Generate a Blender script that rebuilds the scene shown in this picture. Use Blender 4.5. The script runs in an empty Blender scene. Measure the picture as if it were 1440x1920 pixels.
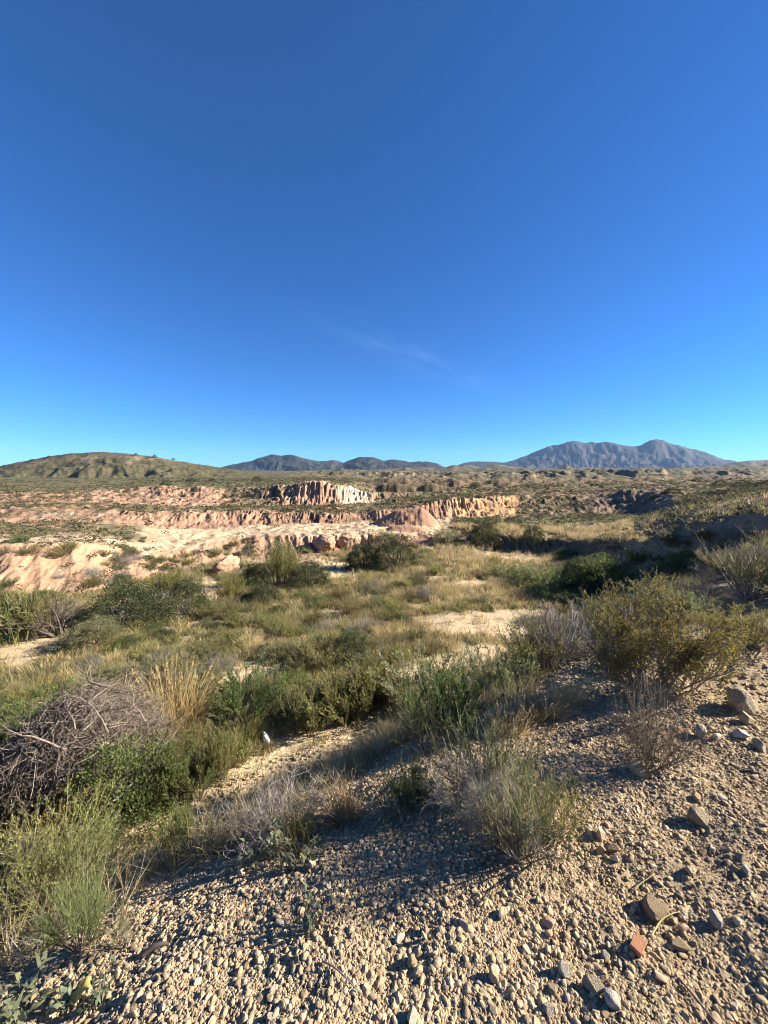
import bpy, math
import numpy as np

import time
_t0 = time.time()


def tick(m):
    print('TICK', m, round(time.time() - _t0, 1))


rng = np.random.default_rng(11)
C = bpy.context.scene.collection
R = math.radians

# ------------------------------------------------------------------ camera numbers
CAM_Z, PITCH, FPX = 1.6, R(6.33), 721.0
cp, sp = math.cos(PITCH), math.sin(PITCH)


def ray(px, py):
    u = (np.asarray(px, float) - 720) / FPX
    v = (960 - np.asarray(py, float)) / FPX
    return u, cp + v * sp, -sp + v * cp          # X, Y, Z per unit of depth


def tan_el(py):
    _, dy, dz = ray(720, py)
    return dz / dy


# ------------------------------------------------------------------ noise
_perm = {}


def _tab(seed):
    if seed not in _perm:
        r = np.random.default_rng(1000 + seed)
        p = r.permutation(512)
        a = r.uniform(0, 2 * np.pi, 512)
        _perm[seed] = (np.concatenate([p, p]).astype(np.int32), np.cos(a), np.sin(a))
    return _perm[seed]


def perlin(x, y, seed=0):
    p, gx, gy = _tab(seed)
    xi = np.floor(x); yi = np.floor(y)
    xf = x - xi; yf = y - yi
    xi = xi.astype(np.int64) & 511; yi = yi.astype(np.int64) & 511
    u = xf * xf * xf * (xf * (xf * 6 - 15) + 10)
    v = yf * yf * yf * (yf * (yf * 6 - 15) + 10)
    x1 = (xi + 1) & 511; y1 = (yi + 1) & 511

    def g(a, b, fx, fy):
        h = p[p[a] + b] & 511
        return gx[h] * fx + gy[h] * fy
    n00 = g(xi, yi, xf, yf); n10 = g(x1, yi, xf - 1, yf)
    n01 = g(xi, y1, xf, yf - 1); n11 = g(x1, y1, xf - 1, yf - 1)
    return 1.5 * ((n00 * (1 - u) + n10 * u) * (1 - v) + (n01 * (1 - u) + n11 * u) * v)


def fbm(x, y, oct=4, seed=0, gain=.5):
    s = 0; a = 1; t = 0
    for i in range(oct):
        s = s + a * perlin(x * 2 ** i + 17.3 * i, y * 2 ** i - 9.1 * i, seed + i)
        t += a; a *= gain
    return s / t


def ridged(x, y, oct=3, seed=0, gain=.5):
    s = 0; a = 1; t = 0
    for i in range(oct):
        s = s + a * (1 - np.abs(perlin(x * 2 ** i + 31 * i, y * 2 ** i + 7 * i, seed + i)) * 1.6)
        t += a; a *= gain
    return s / t


def sstep(a, b, x):
    t = np.clip((x - a) / (b - a), 0, 1)
    return t * t * (3 - 2 * t)


# ------------------------------------------------------------------ terrain tables (bearing, distance, height of each break of slope)
CX = np.array([-200, 0, 150, 300, 450, 600, 720, 850, 1000, 1100, 1200, 1300, 1440, 1640], float)
LAY = [  # (distance, picture height)
    ([17, 17, 18, 24, 34, 35, 37, 37, 35, 31, 19.5, 17, 15, 14],
     [1125, 1122, 1115, 1078, 1040, 1036, 1030, 1020, 1036, 1047, 1066, 1082, 1088, 1090]),
    ([21.5, 21.5, 24, 29, 36.5, 37.5, 39, 40, 36.2, 32.2, 20.6, 18.2, 16.4, 15.6],
     [1022, 1020, 1013, 1035, 1002, 1000, 999, 1000, 1005, 1014, 1010, 985, 953, 942]),
    ([35, 35, 36, 39, 42.5, 47, 50, 52, 54, 54, 56, 27, 24, 24],
     [980, 978, 975, 988, 985, 978, 975, 968, 965, 965, 962, 946, 922, 914]),
    ([43, 43, 43, 43, 46, 49, 52, 55, 66, 66, 60, 58, 58, 58],
     [952, 950, 948, 956, 953, 960, 957, 934, 926, 926, 913, 925, 914, 908]),
    ([54, 54, 54, 56, 58, 60, 66, 70, 78, 78, 80, 85, 90, 90],
     [942, 941, 940, 944, 946, 944, 940, 930, 917, 916, 912, 911, 908, 906]),
    ([66, 66, 68, 70, 68, 62.5, 70, 78, 90, 95, 100, 110, 110, 110],
     [930, 926, 920, 911, 913, 902, 925, 918, 906, 904, 903, 900, 897, 893]),
    ([150, 150, 150, 140, 140, 130, 130, 140, 180, 200, 200, 200, 200, 200],
     [912, 909, 908, 903, 902, 899, 905, 906, 898, 896, 895, 893, 890, 888]),
    ([300] * 14,
     [903, 899, 898, 897, 897, 897, 898, 899, 894, 892, 891, 889, 886, 884]),
    ([700] * 14,
     [892, 890, 890, 890, 890, 891, 891, 891, 888, 886, 886, 885, 884, 883]),
]
GX = np.arange(-260, 1701, 5.0)


def smooth_tab(v):
    y = np.interp(GX, CX, v)
    k = np.hanning(15); k /= k.sum()
    return np.convolve(np.pad(y, 7, mode='edge'), k, 'valid')


TABY, TABZ = [], []
for Ys, ys in LAY:
    Yt = smooth_tab(Ys); yt = smooth_tab(ys)
    j = len(TABY)
    zt = CAM_Z + Yt * tan_el(yt)
    if 2 <= j <= 5:      # the walls wander in and out and their rims rise and fall
        Yt = Yt + 2.2 * fbm(GX / 95.0, GX * 0 + .5, 3, 300 + (j // 2) * 5) * np.clip(Yt / 50, .3, 1)
        if j % 2:
            zt = zt + .55 * fbm(GX / 60.0, GX * 0 + 3.5, 3, 320 + j)
    TABY.append(Yt); TABZ.append(zt)

RIDGES = [  # crest distance, front width, ridge noise length, relief, [(bearing, picture height)]
    (430, 150, 40, 1.0, [(-260, 893), (-100, 882), (0, 874), (50, 864), (90, 856), (120, 851), (150, 848), (200, 846), (235, 848), (260, 851),
                         (300, 856), (350, 865), (420, 877), (500, 888), (580, 897), (1700, 905)]),
    (2600, 420, 150, 1.0, [(-260, 890), (360, 884), (425, 874), (440, 870), (462, 866), (476, 863), (490, 857), (505, 853), (516, 851), (530, 854), (545, 850.5), (556, 853), (568, 858),
                           (590, 862), (600, 865), (612, 863), (626, 862), (645, 867), (658, 861), (670, 857), (685, 855.5), (700, 857), (720, 863),
                           (732, 861), (750, 862), (770, 866), (785, 864), (805, 865), (818, 868), (832, 876), (860, 884), (950, 889), (1700, 892)]),
    (4600, 850, 230, 1.0, [(-260, 892), (800, 886), (850, 876), (872, 866), (895, 865), (915, 864), (945, 867), (962, 862), (985, 853), (1000, 846), (1012, 841), (1030, 834), (1045, 832),
                           (1060, 827), (1070, 825.5), (1080, 825), (1090, 828), (1102, 827), (1115, 830), (1128, 827), (1140, 829), (1160, 833), (1180, 835), (1195, 834),
                           (1206, 827), (1214, 823), (1222, 821), (1235, 823), (1250, 830), (1262, 833), (1280, 837), (1300, 842), (1320, 849), (1340, 857), (1356, 862),
                           (1372, 864), (1390, 869), (1440, 874), (1700, 882)]),
    (1900, 190, 80, .9, [(-260, 895), (560, 890), (700, 880), (790, 875), (830, 880), (868, 870), (900, 875), (925, 869), (960, 874), (1000, 879),
                          (1100, 876), (1200, 880), (1280, 878), (1340, 873), (1372, 866), (1400, 863), (1440, 862), (1560, 860), (1700, 870)]),
    (1150, 110, 46, .95, [(-260, 897), (520, 892), (560, 884), (600, 889), (640, 877), (670, 886), (700, 882), (735, 889), (760, 876), (800, 886), (850, 871), (885, 882), (910, 876), (940, 887), (980, 877), (1020, 887),
                          (1060, 872), (1095, 885), (1120, 879), (1160, 887), (1200, 876), (1235, 886), (1255, 878), (1290, 886), (1350, 879), (1420, 874), (1500, 872), (1700, 876)]),
    (760, 75, 32, .95, [(-260, 899), (480, 897), (540, 891), (580, 896), (620, 887), (655, 895), (690, 885), (735, 895), (780, 883), (815, 893), (835, 887), (870, 896), (905, 884), (930, 893), (960, 886), (1000, 895), (1045, 883), (1080, 893), (1110, 886),
                        (1150, 894), (1180, 884), (1225, 893), (1260, 885), (1310, 892), (1380, 886), (1440, 883), (1560, 884), (1700, 884)]),
    (480, 48, 22, .95, [(-260, 905), (470, 902), (520, 898), (560, 901), (600, 893), (640, 900), (690, 890), (720, 898), (760, 892), (800, 900), (850, 889), (880, 898), (905, 893), (935, 900), (990, 890), (1030, 898), (1060, 892), (1100, 899), (1140, 888),
                        (1190, 896), (1230, 889), (1275, 895), (1330, 887), (1380, 893), (1440, 888), (1700, 888)]),
]
for _i, (_Y, _W, _l, _y0, _A) in enumerate([(112, 11, 6, 909, 9), (145, 14, 8, 905, 9), (190, 18, 10, 901, 8), (250, 24, 13, 897.5, 8), (340, 32, 17, 894.5, 7)]):
    _t = _y0 - _A * 1.5 * fbm(GX / (70 - 8 * _i), GX * 0 + 7.7 * _i, 4, 340 + 3 * _i, .6) + 22 * (1 - sstep(380, 640, GX)) - 3 * sstep(1150, 1400, GX)
    RIDGES.append((_Y, _W, _l, 1.0, list(zip(GX, _t))))
RIDGES.append((46, 4.5, 2.2, .9, [(-260, 1150), (675, 1010), (700, 984), (722, 968), (742, 957), (765, 955), (790, 951), (806, 962), (820, 980), (835, 1005), (1700, 1150)]))   # clay mound
RIDGES.append((41.5, 3.0, 1.6, .9, [(-260, 1150), (690, 1020), (715, 1000), (735, 987), (762, 983), (790, 990), (815, 1004), (840, 1022), (1700, 1150)]))
RTOP = [np.interp(GX, [p[0] for p in r[4]], [p[1] for p in r[4]]) + (1.5 * fbm(GX / 17.0, GX * 0 + 2.2 * _k, 2, 390 + _k) if _k in (1, 2) else .8 * fbm(GX / 24.0, GX * 0 + 1.1, 2, 396) if _k == 0 else 0) for _k, r in enumerate(RIDGES)]

AX, AN = (.76, .65), (-.65, .76)                     # along / across the embankment
S_T = [-30, -6, 0, 2, 4, 6, 8, 11, 14, 18, 24, 40]
N_T = [1.2, 1.15, 1.0, .85, .55, .3, .3, .2, -.3, -1.5, -5, -14]
D_T = [-60, -1, 0, .5, 1.0, 1.6, 2.4, 3.4, 4.4, 5.2, 9, 60]
Z_T = [0, .0, -.03, -.16, -.41, -.84, -1.62, -2.66, -3.62, -4.4, -7.0, -35]
_dd = np.arange(-60, 60, .05)
_zz = np.interp(_dd, D_T, Z_T)
_zz = np.convolve(np.pad(_zz, 8, mode='edge'), np.hanning(17) / np.hanning(17).sum(), 'valid')


def terrain(X, Y, info=False):
    X = np.asarray(X, float); Y = np.asarray(Y, float)
    th = np.clip(np.arctan2(X, Y), -R(57), R(57))
    rr = np.hypot(X, Y)
    ang = np.arctan2(X, Y)
    rho = rr * np.cos(th)
    px = 720 + FPX * np.tan(th)
    # warps: wander, then flutes cut into the steps
    w = fbm(X * .11, Y * .11, 3, 3)
    amp = sstep(9, 22, rho) * (1 - .0 * rho)
    rho_w = rho * (1 + .018 * w * amp)
    fl = ridged(X * .45, Y * .2, 3, 20) - .55
    fl2 = ridged(X * 1.5, Y * .35, 2, 25) - .55
    fmod = .35 + 1.3 * sstep(-.35, .4, fbm(X * .09, Y * .09, 2, 32))
    fa = fmod * sstep(12, 26, rho) * (1 - sstep(120, 300, rho))
    leftness = 1 - .35 * sstep(850, 1150, px)
    rho_w = rho_w + fa * leftness * (.55 * fl + .42 * fl2 + .40 * (ridged(X * 3.4, Y * .6, 2, 28) - .55)) * np.clip(rho / 45, .45, 1.6)
    pxw = px + 10 * fbm(X * .2 + 5, Y * .2, 3, 8) * sstep(12, 30, rho)
    z0 = -3.8 + .05 * fbm(X * .5, Y * .5, 3, 40)
    Yp = np.full_like(X, 6.0); zp = z0
    z = np.where(rho_w < 6, z0, 0.0)
    L = np.zeros_like(X)
    for j in range(len(LAY)):
        Yj = np.interp(pxw, GX, TABY[j]); zj = np.interp(pxw, GX, TABZ[j])
        t = np.clip((rho_w - Yp) / np.maximum(Yj - Yp, .05), 0, 1)
        m = (rho_w >= Yp) & (rho_w < Yj)
        tt = np.clip(t ** 1.6 + .045 * np.sin(t * 19 + 4 * w), 0, 1) if j in (3, 5) else t
        z = np.where(m, zp + (zj - zp) * tt, z)
        L = np.where(m, j + t, L)
        Yp, zp = Yj, zj
    m = rho_w >= Yp
    z = np.where(m, zp - .004 * (np.minimum(rho_w, 3000) - Yp), z); L = np.where(m, 9.0, L)
    # gullies and lumps
    rough = sstep(14, 30, rho) * (1 - sstep(200, 500, rho))
    z = z - rough * .28 * (1 - ridged(X * .5, Y * .5, 4, 50)) * np.clip(rho / 40, .4, 2)
    z = z + rough * .25 * fbm(X * .23, Y * .23, 4, 55) * np.clip(rho / 40, .3, 2)
    rb = sstep(1090, 1150, px) * sstep(.7, .95, L) * (1 - sstep(2.2, 2.6, L))
    z = z - rb * (.45 * (1 - ridged(X * .75, Y * .35, 4, 63)) - .30 * fbm(X * .5, Y * .5, 4, 66))
    rill = (1 - sstep(820, 870, px)) * sstep(.95, 1.2, L) * (1 - sstep(1.9, 2.2, L)) + .5 * sstep(2.9, 3.1, L) * (1 - sstep(6, 6.2, L))
    z = z - rill * .30 * (1 - ridged(X * .8 + .35 * Y, Y * .22, 4, 57))
    z = z + .06 * fbm(X * .9, Y * .9, 4, 60) * sstep(3, 6, rho)
    rim = np.interp(pxw, GX, TABY[5])
    z = z - (5.5 + .02 * np.clip(rho - 100, 0, 250)) * sstep(2, 16, rho_w - rim) * (1 - sstep(380, 520, rho)) * sstep(660, 760, px)
    fz = rho > 380
    if fz.any():      # rolling badland country out to the mountains
        Xf, Yf, rf = X[fz], Y[fz], rho[fz]
        wf = fbm(Xf / 160, Yf / 160, 2, 290)
        h1 = ridged(Xf / 52 + .6 * wf, Yf / 62 + .5 * wf, 4, 291, .55) - .45
        h2 = ridged(Xf / 150 + .6 * wf, Yf / 190, 5, 295, .55) - .45
        lim = sstep(430, 640, px[fz])
        z[fz] += lim * sstep(390, 480, rf) * (13 * h1 * (1 - sstep(900, 1400, rf)) + 26 * h2 * sstep(800, 1300, rf) * (1 - sstep(3200, 3700, rf)))
    rid = np.full(X.shape, -1)
    for i, (Yc, W, lam, rel, _) in enumerate(RIDGES):
        sel = (rho > Yc - W * 1.3) & (rho < Yc + W * (1.6 if Yc < 60 else 1e9))
        if not sel.any():
            continue
        Xs, Ys, ps, rs = X[sel], Y[sel], px[sel], rho[sel]
        yt = np.interp(ps, GX, RTOP[i])
        kk = np.hanning(25); kk = kk / kk.sum()
        ysm = np.interp(ps, GX, np.convolve(np.pad(RTOP[i], 12, mode='edge'), kk, 'valid'))
        upw = sstep(.55, 1.0, (rs - (Yc - W)) / W)
        top = CAM_Z + Yc * tan_el(ysm + (yt - ysm) * upw)
        base = -9.0 if Yc > 500 else -10.0 if Yc > 60 else -5.6
        k = (rs - (Yc - W)) / W
        k = k + .10 * fbm(Xs / lam, Ys / lam, 3, 70 + i)
        up = np.clip(k, 0, 1); dn = np.clip((k - 1) / 1.4, 0, 1)
        shp = (.75 * up + .25 * up * up) * (1 - dn * dn)
        wx = fbm(Xs / lam * .7, Ys / lam * .7, 3, 74 + i)
        wy = fbm(Xs / lam * .6 + 9, Ys / lam * .6, 3, 71 + i)
        hh = np.maximum(top - base, 0) * shp
        g1 = 1 - ridged(Xs / (2.4 * lam) + .6 * wx, Ys / (1.9 * lam) + .6 * wy, 3, 80 + 6 * i)
        tw = np.where(fbm(Xs / (3 * lam), Ys / (3 * lam), 2, 88 + i) > 0, 1.0, -1.0)
        g2 = 1 - ridged((Xs + .75 * Ys) / (.85 * lam) + .5 * wy, (Ys - .75 * Xs) / (1.3 * lam) + .4 * wx, 4, 83 + 6 * i, .55)
        g3 = 1 - ridged((Xs - .8 * Ys) / (.5 * lam) + .4 * wx, (Ys + .8 * Xs) / (.7 * lam), 3, 86 + 6 * i, .6)
        cut = rel * np.maximum(top - base, 0) * (.38 * g1 + .22 * g2 + .10 * g3) * sstep(0, .35, up) * (1 - .9 * sstep(.35, 1.0, up))
        cut = cut + rel * np.maximum(top - base, 0) * (.055 * g3 + .05 * g2) * sstep(0, .2, up) * (1 - 1.0 * sstep(.86, 1.0, up))
        zz = base + hh - cut + .035 * (top - base) * fbm(Xs / lam * 6, Ys / lam * 6, 4, 95) * up
        cur = z[sel]
        win = zz > cur
        z[sel] = np.where(win, zz, cur)
        q = rid[sel]; q[win & (up > .02) & ((k < 2.3) | (Yc > 60))] = i; rid[sel] = q
    # the embankment the camera stands on
    s = X * AX[0] + Y * AX[1]; n = X * AN[0] + Y * AN[1]
    nc = np.interp(s, S_T, N_T) + .35 * fbm(s * .35, n * .1, 2, 100) * sstep(1.5, 4, rr)
    d = n - nc
    ze = np.interp(d, _dd, _zz) + .035 * fbm(X * 1.1, Y * 1.1, 3, 104) + .040 * fbm(X * 2.6, Y * 2.6, 3, 199) + .10 * fbm(X * .45, Y * .45, 2, 108) * sstep(.3, 1.5, d)
    ze = ze - .02 * np.maximum(s - 13, 0) ** 2
    ze = np.where(np.abs(ang) > R(100), np.interp(d, _dd, _zz), ze)
    # little bank of cut earth above the wash
    k = .25
    h = np.clip(.5 + .5 * (ze - z) / k, 0, 1)
    zc = z * (1 - h) + ze * h + k * h * (1 - h)
    if info:
        return zc, dict(px=px, rho=rho, L=L, emb=h, d=d, rid=rid, w=w, fl=fl)
    return zc


def ground_many(px, py):
    """first point of the ground along the sight lines through those places in the photograph"""
    px = np.atleast_1d(np.asarray(px, float)); py = np.atleast_1d(np.asarray(py, float))
    u, dy, dz = ray(px, py)
    hi = np.full(len(px), 0.0); lo = np.full(len(px), 0.0); done = np.zeros(len(px), bool)
    prev = .6
    for t in np.geomspace(.6, 900, 330):
        k = np.where(~done)[0]
        if len(k) == 0:
            break
        hit = terrain(u[k] * t, dy[k] * t) > CAM_Z + dz[k] * t
        j = k[hit]; lo[j] = prev; hi[j] = t; done[j] = True
        prev = t
    lo[~done] = 890; hi[~done] = 900
    for _ in range(9):
        m = .5 * (lo + hi)
        b = terrain(u * m, dy * m) > CAM_Z + dz * m
        hi = np.where(b, m, hi); lo = np.where(b, lo, m)
    return np.stack([u * hi, dy * hi, CAM_Z + dz * hi], -1), hi


_TS = np.geomspace(.6, 900, 330)


def ground_at(px, py):
    u, dy, dz = ray(px, py)
    X, Y, Z = u * _TS, dy * _TS, CAM_Z + dz * _TS
    for c in range(0, 330, 82):
        sl = slice(max(c - 1, 0), c + 82)
        b = terrain(X[sl], Y[sl]) > Z[sl]
        if b.any():
            k = max(int(np.argmax(b)) + max(c - 1, 0), 1); break
    else:
        k = 329
    tt = np.linspace(_TS[k - 1], _TS[k], 40)
    b2 = terrain(u * tt, dy * tt) > CAM_Z + dz * tt
    tk = tt[int(np.argmax(b2)) if b2.any() else 39]
    return np.array([u * tk, dy * tk, CAM_Z + dz * tk]), tk


def to_px(X, Y, Z):
    a = Z - CAM_Z
    depth = Y * cp - a * sp
    up = Y * sp + a * cp
    depth = np.maximum(depth, .05)
    return 720 + FPX * X / depth, 960 - FPX * up / depth, depth


# ------------------------------------------------------------------ mesh helpers
class MB:
    def __init__(self):
        self.v, self.f3, self.f4, self.m3, self.m4, self.n = [], [], [], [], [], 0

    def add(self, v, f, mat=0):
        v = np.asarray(v, np.float32).reshape(-1, 3); f = np.asarray(f, np.int64)
        if f.size == 0:
            return
        if f.shape[1] == 3:
            self.f3.append(f + self.n); self.m3.append(np.full(len(f), mat, np.int32))
        else:
            self.f4.append(f + self.n); self.m4.append(np.full(len(f), mat, np.int32))
        self.v.append(v); self.n += len(v)

    def mesh(self, name, mats, smooth=False):
        me = bpy.data.meshes.new(name)
        v = np.concatenate(self.v)
        f3 = np.concatenate(self.f3) if self.f3 else np.zeros((0, 3), np.int64)
        f4 = np.concatenate(self.f4) if self.f4 else np.zeros((0, 4), np.int64)
        mi = np.concatenate(self.m3 + self.m4)
        nl = f3.size + f4.size; npoly = len(f3) + len(f4)
        me.vertices.add(len(v)); me.loops.add(nl); me.polygons.add(npoly)
        me.vertices.foreach_set('co', v.ravel())
        me.loops.foreach_set('vertex_index', np.concatenate([f3.ravel(), f4.ravel()]).astype(np.int32))
        st = np.concatenate([np.arange(len(f3)) * 3, f3.size + np.arange(len(f4)) * 4]).astype(np.int32)
        me.polygons.foreach_set('loop_start', st)
        me.polygons.foreach_set('material_index', mi)
        me.polygons.foreach_set('use_smooth', np.full(npoly, smooth))
        for m in mats:
            me.materials.append(m)
        me.update(calc_edges=True)
        return me


def nrm(a):
    return a / np.maximum(np.linalg.norm(a, axis=-1, keepdims=True), 1e-9)


def rdir(n):
    return nrm(rng.normal(size=(n, 3)))


def grow(P, D, L, m, wander=.25, up=0.0):
    """N crooked lines of m points from P in direction D"""
    N = len(P); out = np.empty((N, m, 3)); out[:, 0] = P; d = nrm(D)
    for i in range(1, m):
        d = nrm(d + rng.normal(0, wander, (N, 3)) + np.array([0, 0, up]))
        out[:, i] = out[:, i - 1] + d * (np.asarray(L)[:, None] / (m - 1))
    return out


def tubes(mb, paths, r0, r1, sides=3, mat=0):
    N, m, _ = paths.shape
    T = np.gradient(paths, axis=1); T = nrm(T)
    ref = np.where(np.abs(T[..., 2:3]) > .8, np.array([1., 0, 0]), np.array([0, 0, 1.]))
    A = nrm(np.cross(T, ref)); B = np.cross(T, A)
    r = np.asarray(r0)[:, None] + (np.asarray(r1) - np.asarray(r0))[:, None] * np.linspace(0, 1, m)[None]
    ph = np.arange(sides) * 2 * np.pi / sides
    V = paths[:, :, None] + r[:, :, None, None] * (np.cos(ph)[None, None, :, None] * A[:, :, None] + np.sin(ph)[None, None, :, None] * B[:, :, None])
    idx = np.arange(N * m * sides).reshape(N, m, sides)
    a = idx[:, :-1]; b = idx[:, 1:]
    F = np.stack([a, np.roll(a, -1, 2), np.roll(b, -1, 2), b], -1).reshape(-1, 4)
    mb.add(V.reshape(-1, 3), F, mat)


def blades(mb, P, D, L, W, seg=3, bend=.3, up=0.0, mat=0):
    N = len(P)
    path = grow(P, D, L, seg + 1, 0, 0)
    bd = rng.normal(0, 1, (N, 3)) * bend; bd[:, 2] = -np.abs(bd[:, 2]) * .8 + up
    t = np.linspace(0, 1, seg + 1)
    path = path + (bd * np.asarray(L)[:, None])[:, None] * (t ** 2)[None, :, None]
    T = nrm(np.gradient(path, axis=1))
    side = nrm(np.cross(T, rdir(N)[:, None]))
    w = np.asarray(W)[:, None] * (1 - t ** 1.5)[None] * .5
    Lf = path - side * w[..., None]; Rt = path + side * w[..., None]
    V = np.stack([Lf, Rt], 2)[:, :-1].reshape(N, seg * 2, 3)
    V = np.concatenate([V, path[:, -1:]], 1)
    k = seg * 2 + 1; base = (np.arange(N) * k)[:, None]
    off = mb.n
    q = np.concatenate([base + np.array([2 * i, 2 * i + 1, 2 * i + 3, 2 * i + 2]) for i in range(seg - 1)]) if seg > 1 else np.zeros((0, 4), int)
    tr = base + np.array([2 * seg - 2, 2 * seg - 1, 2 * seg])
    V = V.reshape(-1, 3).astype(np.float32)
    mb.v.append(V)
    if len(q):
        mb.f4.append(q + off); mb.m4.append(np.full(len(q), mat, np.int32))
    mb.f3.append(tr + off); mb.m3.append(np.full(len(tr), mat, np.int32))
    mb.n += len(V)


def leaves(mb, P, D, L, W, mat=0):
    N = len(P); D = nrm(D); S = nrm(np.cross(D, rdir(N))); U = np.cross(S, D)
    L = np.broadcast_to(L, (N,))[:, None]; W = np.broadcast_to(W, (N,))[:, None]
    V = np.stack([P, P + D * L * .5 + S * W * .5 + U * W * .12, P + D * L, P + D * L * .5 - S * W * .5 + U * W * .12], 1)
    F = np.arange(N * 4).reshape(N, 4)
    mb.add(V, F, mat)


def along(paths, k, t0=.2, t1=1.0):
    """k random points (and the direction there) on each line"""
    N, m, _ = paths.shape
    t = rng.uniform(t0, t1, (N, k)) * (m - 1)
    i = np.minimum(t.astype(int), m - 2); f = (t - i)[..., None]
    n = np.arange(N)[:, None]
    A = paths[n, i]; B = paths[n, i + 1]
    return (A * (1 - f) + B * f).reshape(-1, 3), nrm(B - A).reshape(-1, 3)


_ico = {}


def ico(level):
    if level not in _ico:
        import bmesh
        bm = bmesh.new(); bmesh.ops.create_icosphere(bm, subdivisions=level, radius=1)
        bm.verts.ensure_lookup_table()
        v = np.array([x.co[:] for x in bm.verts]); f = np.array([[q.index for q in p.verts] for p in bm.faces]); bm.free()
        _ico[level] = (v, f)
    return _ico[level]


def stone_verts(level, n, chop=5, rough=.08):
    """n angular pebbles: spheres cut by random planes"""
    v, f = ico(level)
    V = np.repeat(v[None], n, 0)
    for c in range(chop):
        d = rdir(n)[:, None]; h = rng.uniform(.45, .85, (n, 1))
        k = (V * d).sum(-1)
        V = V - d * np.maximum(k - h, 0)[..., None]
    V = V * (1 + rng.normal(0, rough, V.shape[:2] + (1,)) * .5)
    V = V * rng.uniform(.65, 1.25, (n, 1, 3))
    return V, f


# ------------------------------------------------------------------ materials
def new_mat(name):
    m = bpy.data.materials.new(name); m.use_nodes = True
    nt = m.node_tree; nt.nodes.clear()
    return m, nt, nt.nodes, nt.links


def leaf_mat(name, cols, transl=.40, hue=.03, rough=.6):
    """foliage: colour varies from leaf to leaf and from plant to plant"""
    m, nt, N, K = new_mat(name)
    out = N.new('ShaderNodeOutputMaterial')
    geo = N.new('ShaderNodeNewGeometry'); oi = N.new('ShaderNodeObjectInfo')
    ramp = N.new('ShaderNodeValToRGB')
    e = ramp.color_ramp.elements
    while len(e) < len(cols):
        e.new(.5)
    for i, c in enumerate(cols):
        e[i].position = i / (len(cols) - 1); e[i].color = (*c, 1)
    K.new(geo.outputs['Random Per Island'], ramp.inputs[0])
    hs = N.new('ShaderNodeHueSaturation')
    mr = N.new('ShaderNodeMapRange'); mr.inputs[3].default_value = .5 - hue; mr.inputs[4].default_value = .5 + hue
    K.new(oi.outputs['Random'], mr.inputs[0]); K.new(mr.outputs[0], hs.inputs['Hue'])
    m2 = N.new('ShaderNodeMath'); m2.operation = 'MULTIPLY_ADD'; m2.inputs[1].default_value = 7.31; m2.inputs[2].default_value = 0
    fr = N.new('ShaderNodeMath'); fr.operation = 'FRACT'
    mv = N.new('ShaderNodeMapRange'); mv.inputs[3].default_value = .75; mv.inputs[4].default_value = 1.3
    K.new(oi.outputs['Random'], m2.inputs[0]); K.new(m2.outputs[0], fr.inputs[0]); K.new(fr.outputs[0], mv.inputs[0]); K.new(mv.outputs[0], hs.inputs['Value'])
    K.new(ramp.outputs[0], hs.inputs['Color'])
    d = N.new('ShaderNodeBsdfPrincipled'); d.inputs['Roughness'].default_value = rough; d.inputs['Specular IOR Level'].default_value = .25
    t = N.new('ShaderNodeBsdfTranslucent'); mx = N.new('ShaderNodeMixShader'); mx.inputs[0].default_value = transl
    K.new(hs.outputs[0], d.inputs['Base Color']); K.new(hs.outputs[0], t.inputs[0])
    K.new(d.outputs[0], mx.inputs[1]); K.new(t.outputs[0], mx.inputs[2]); K.new(mx.outputs[0], out.inputs[0])
    return m


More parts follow.
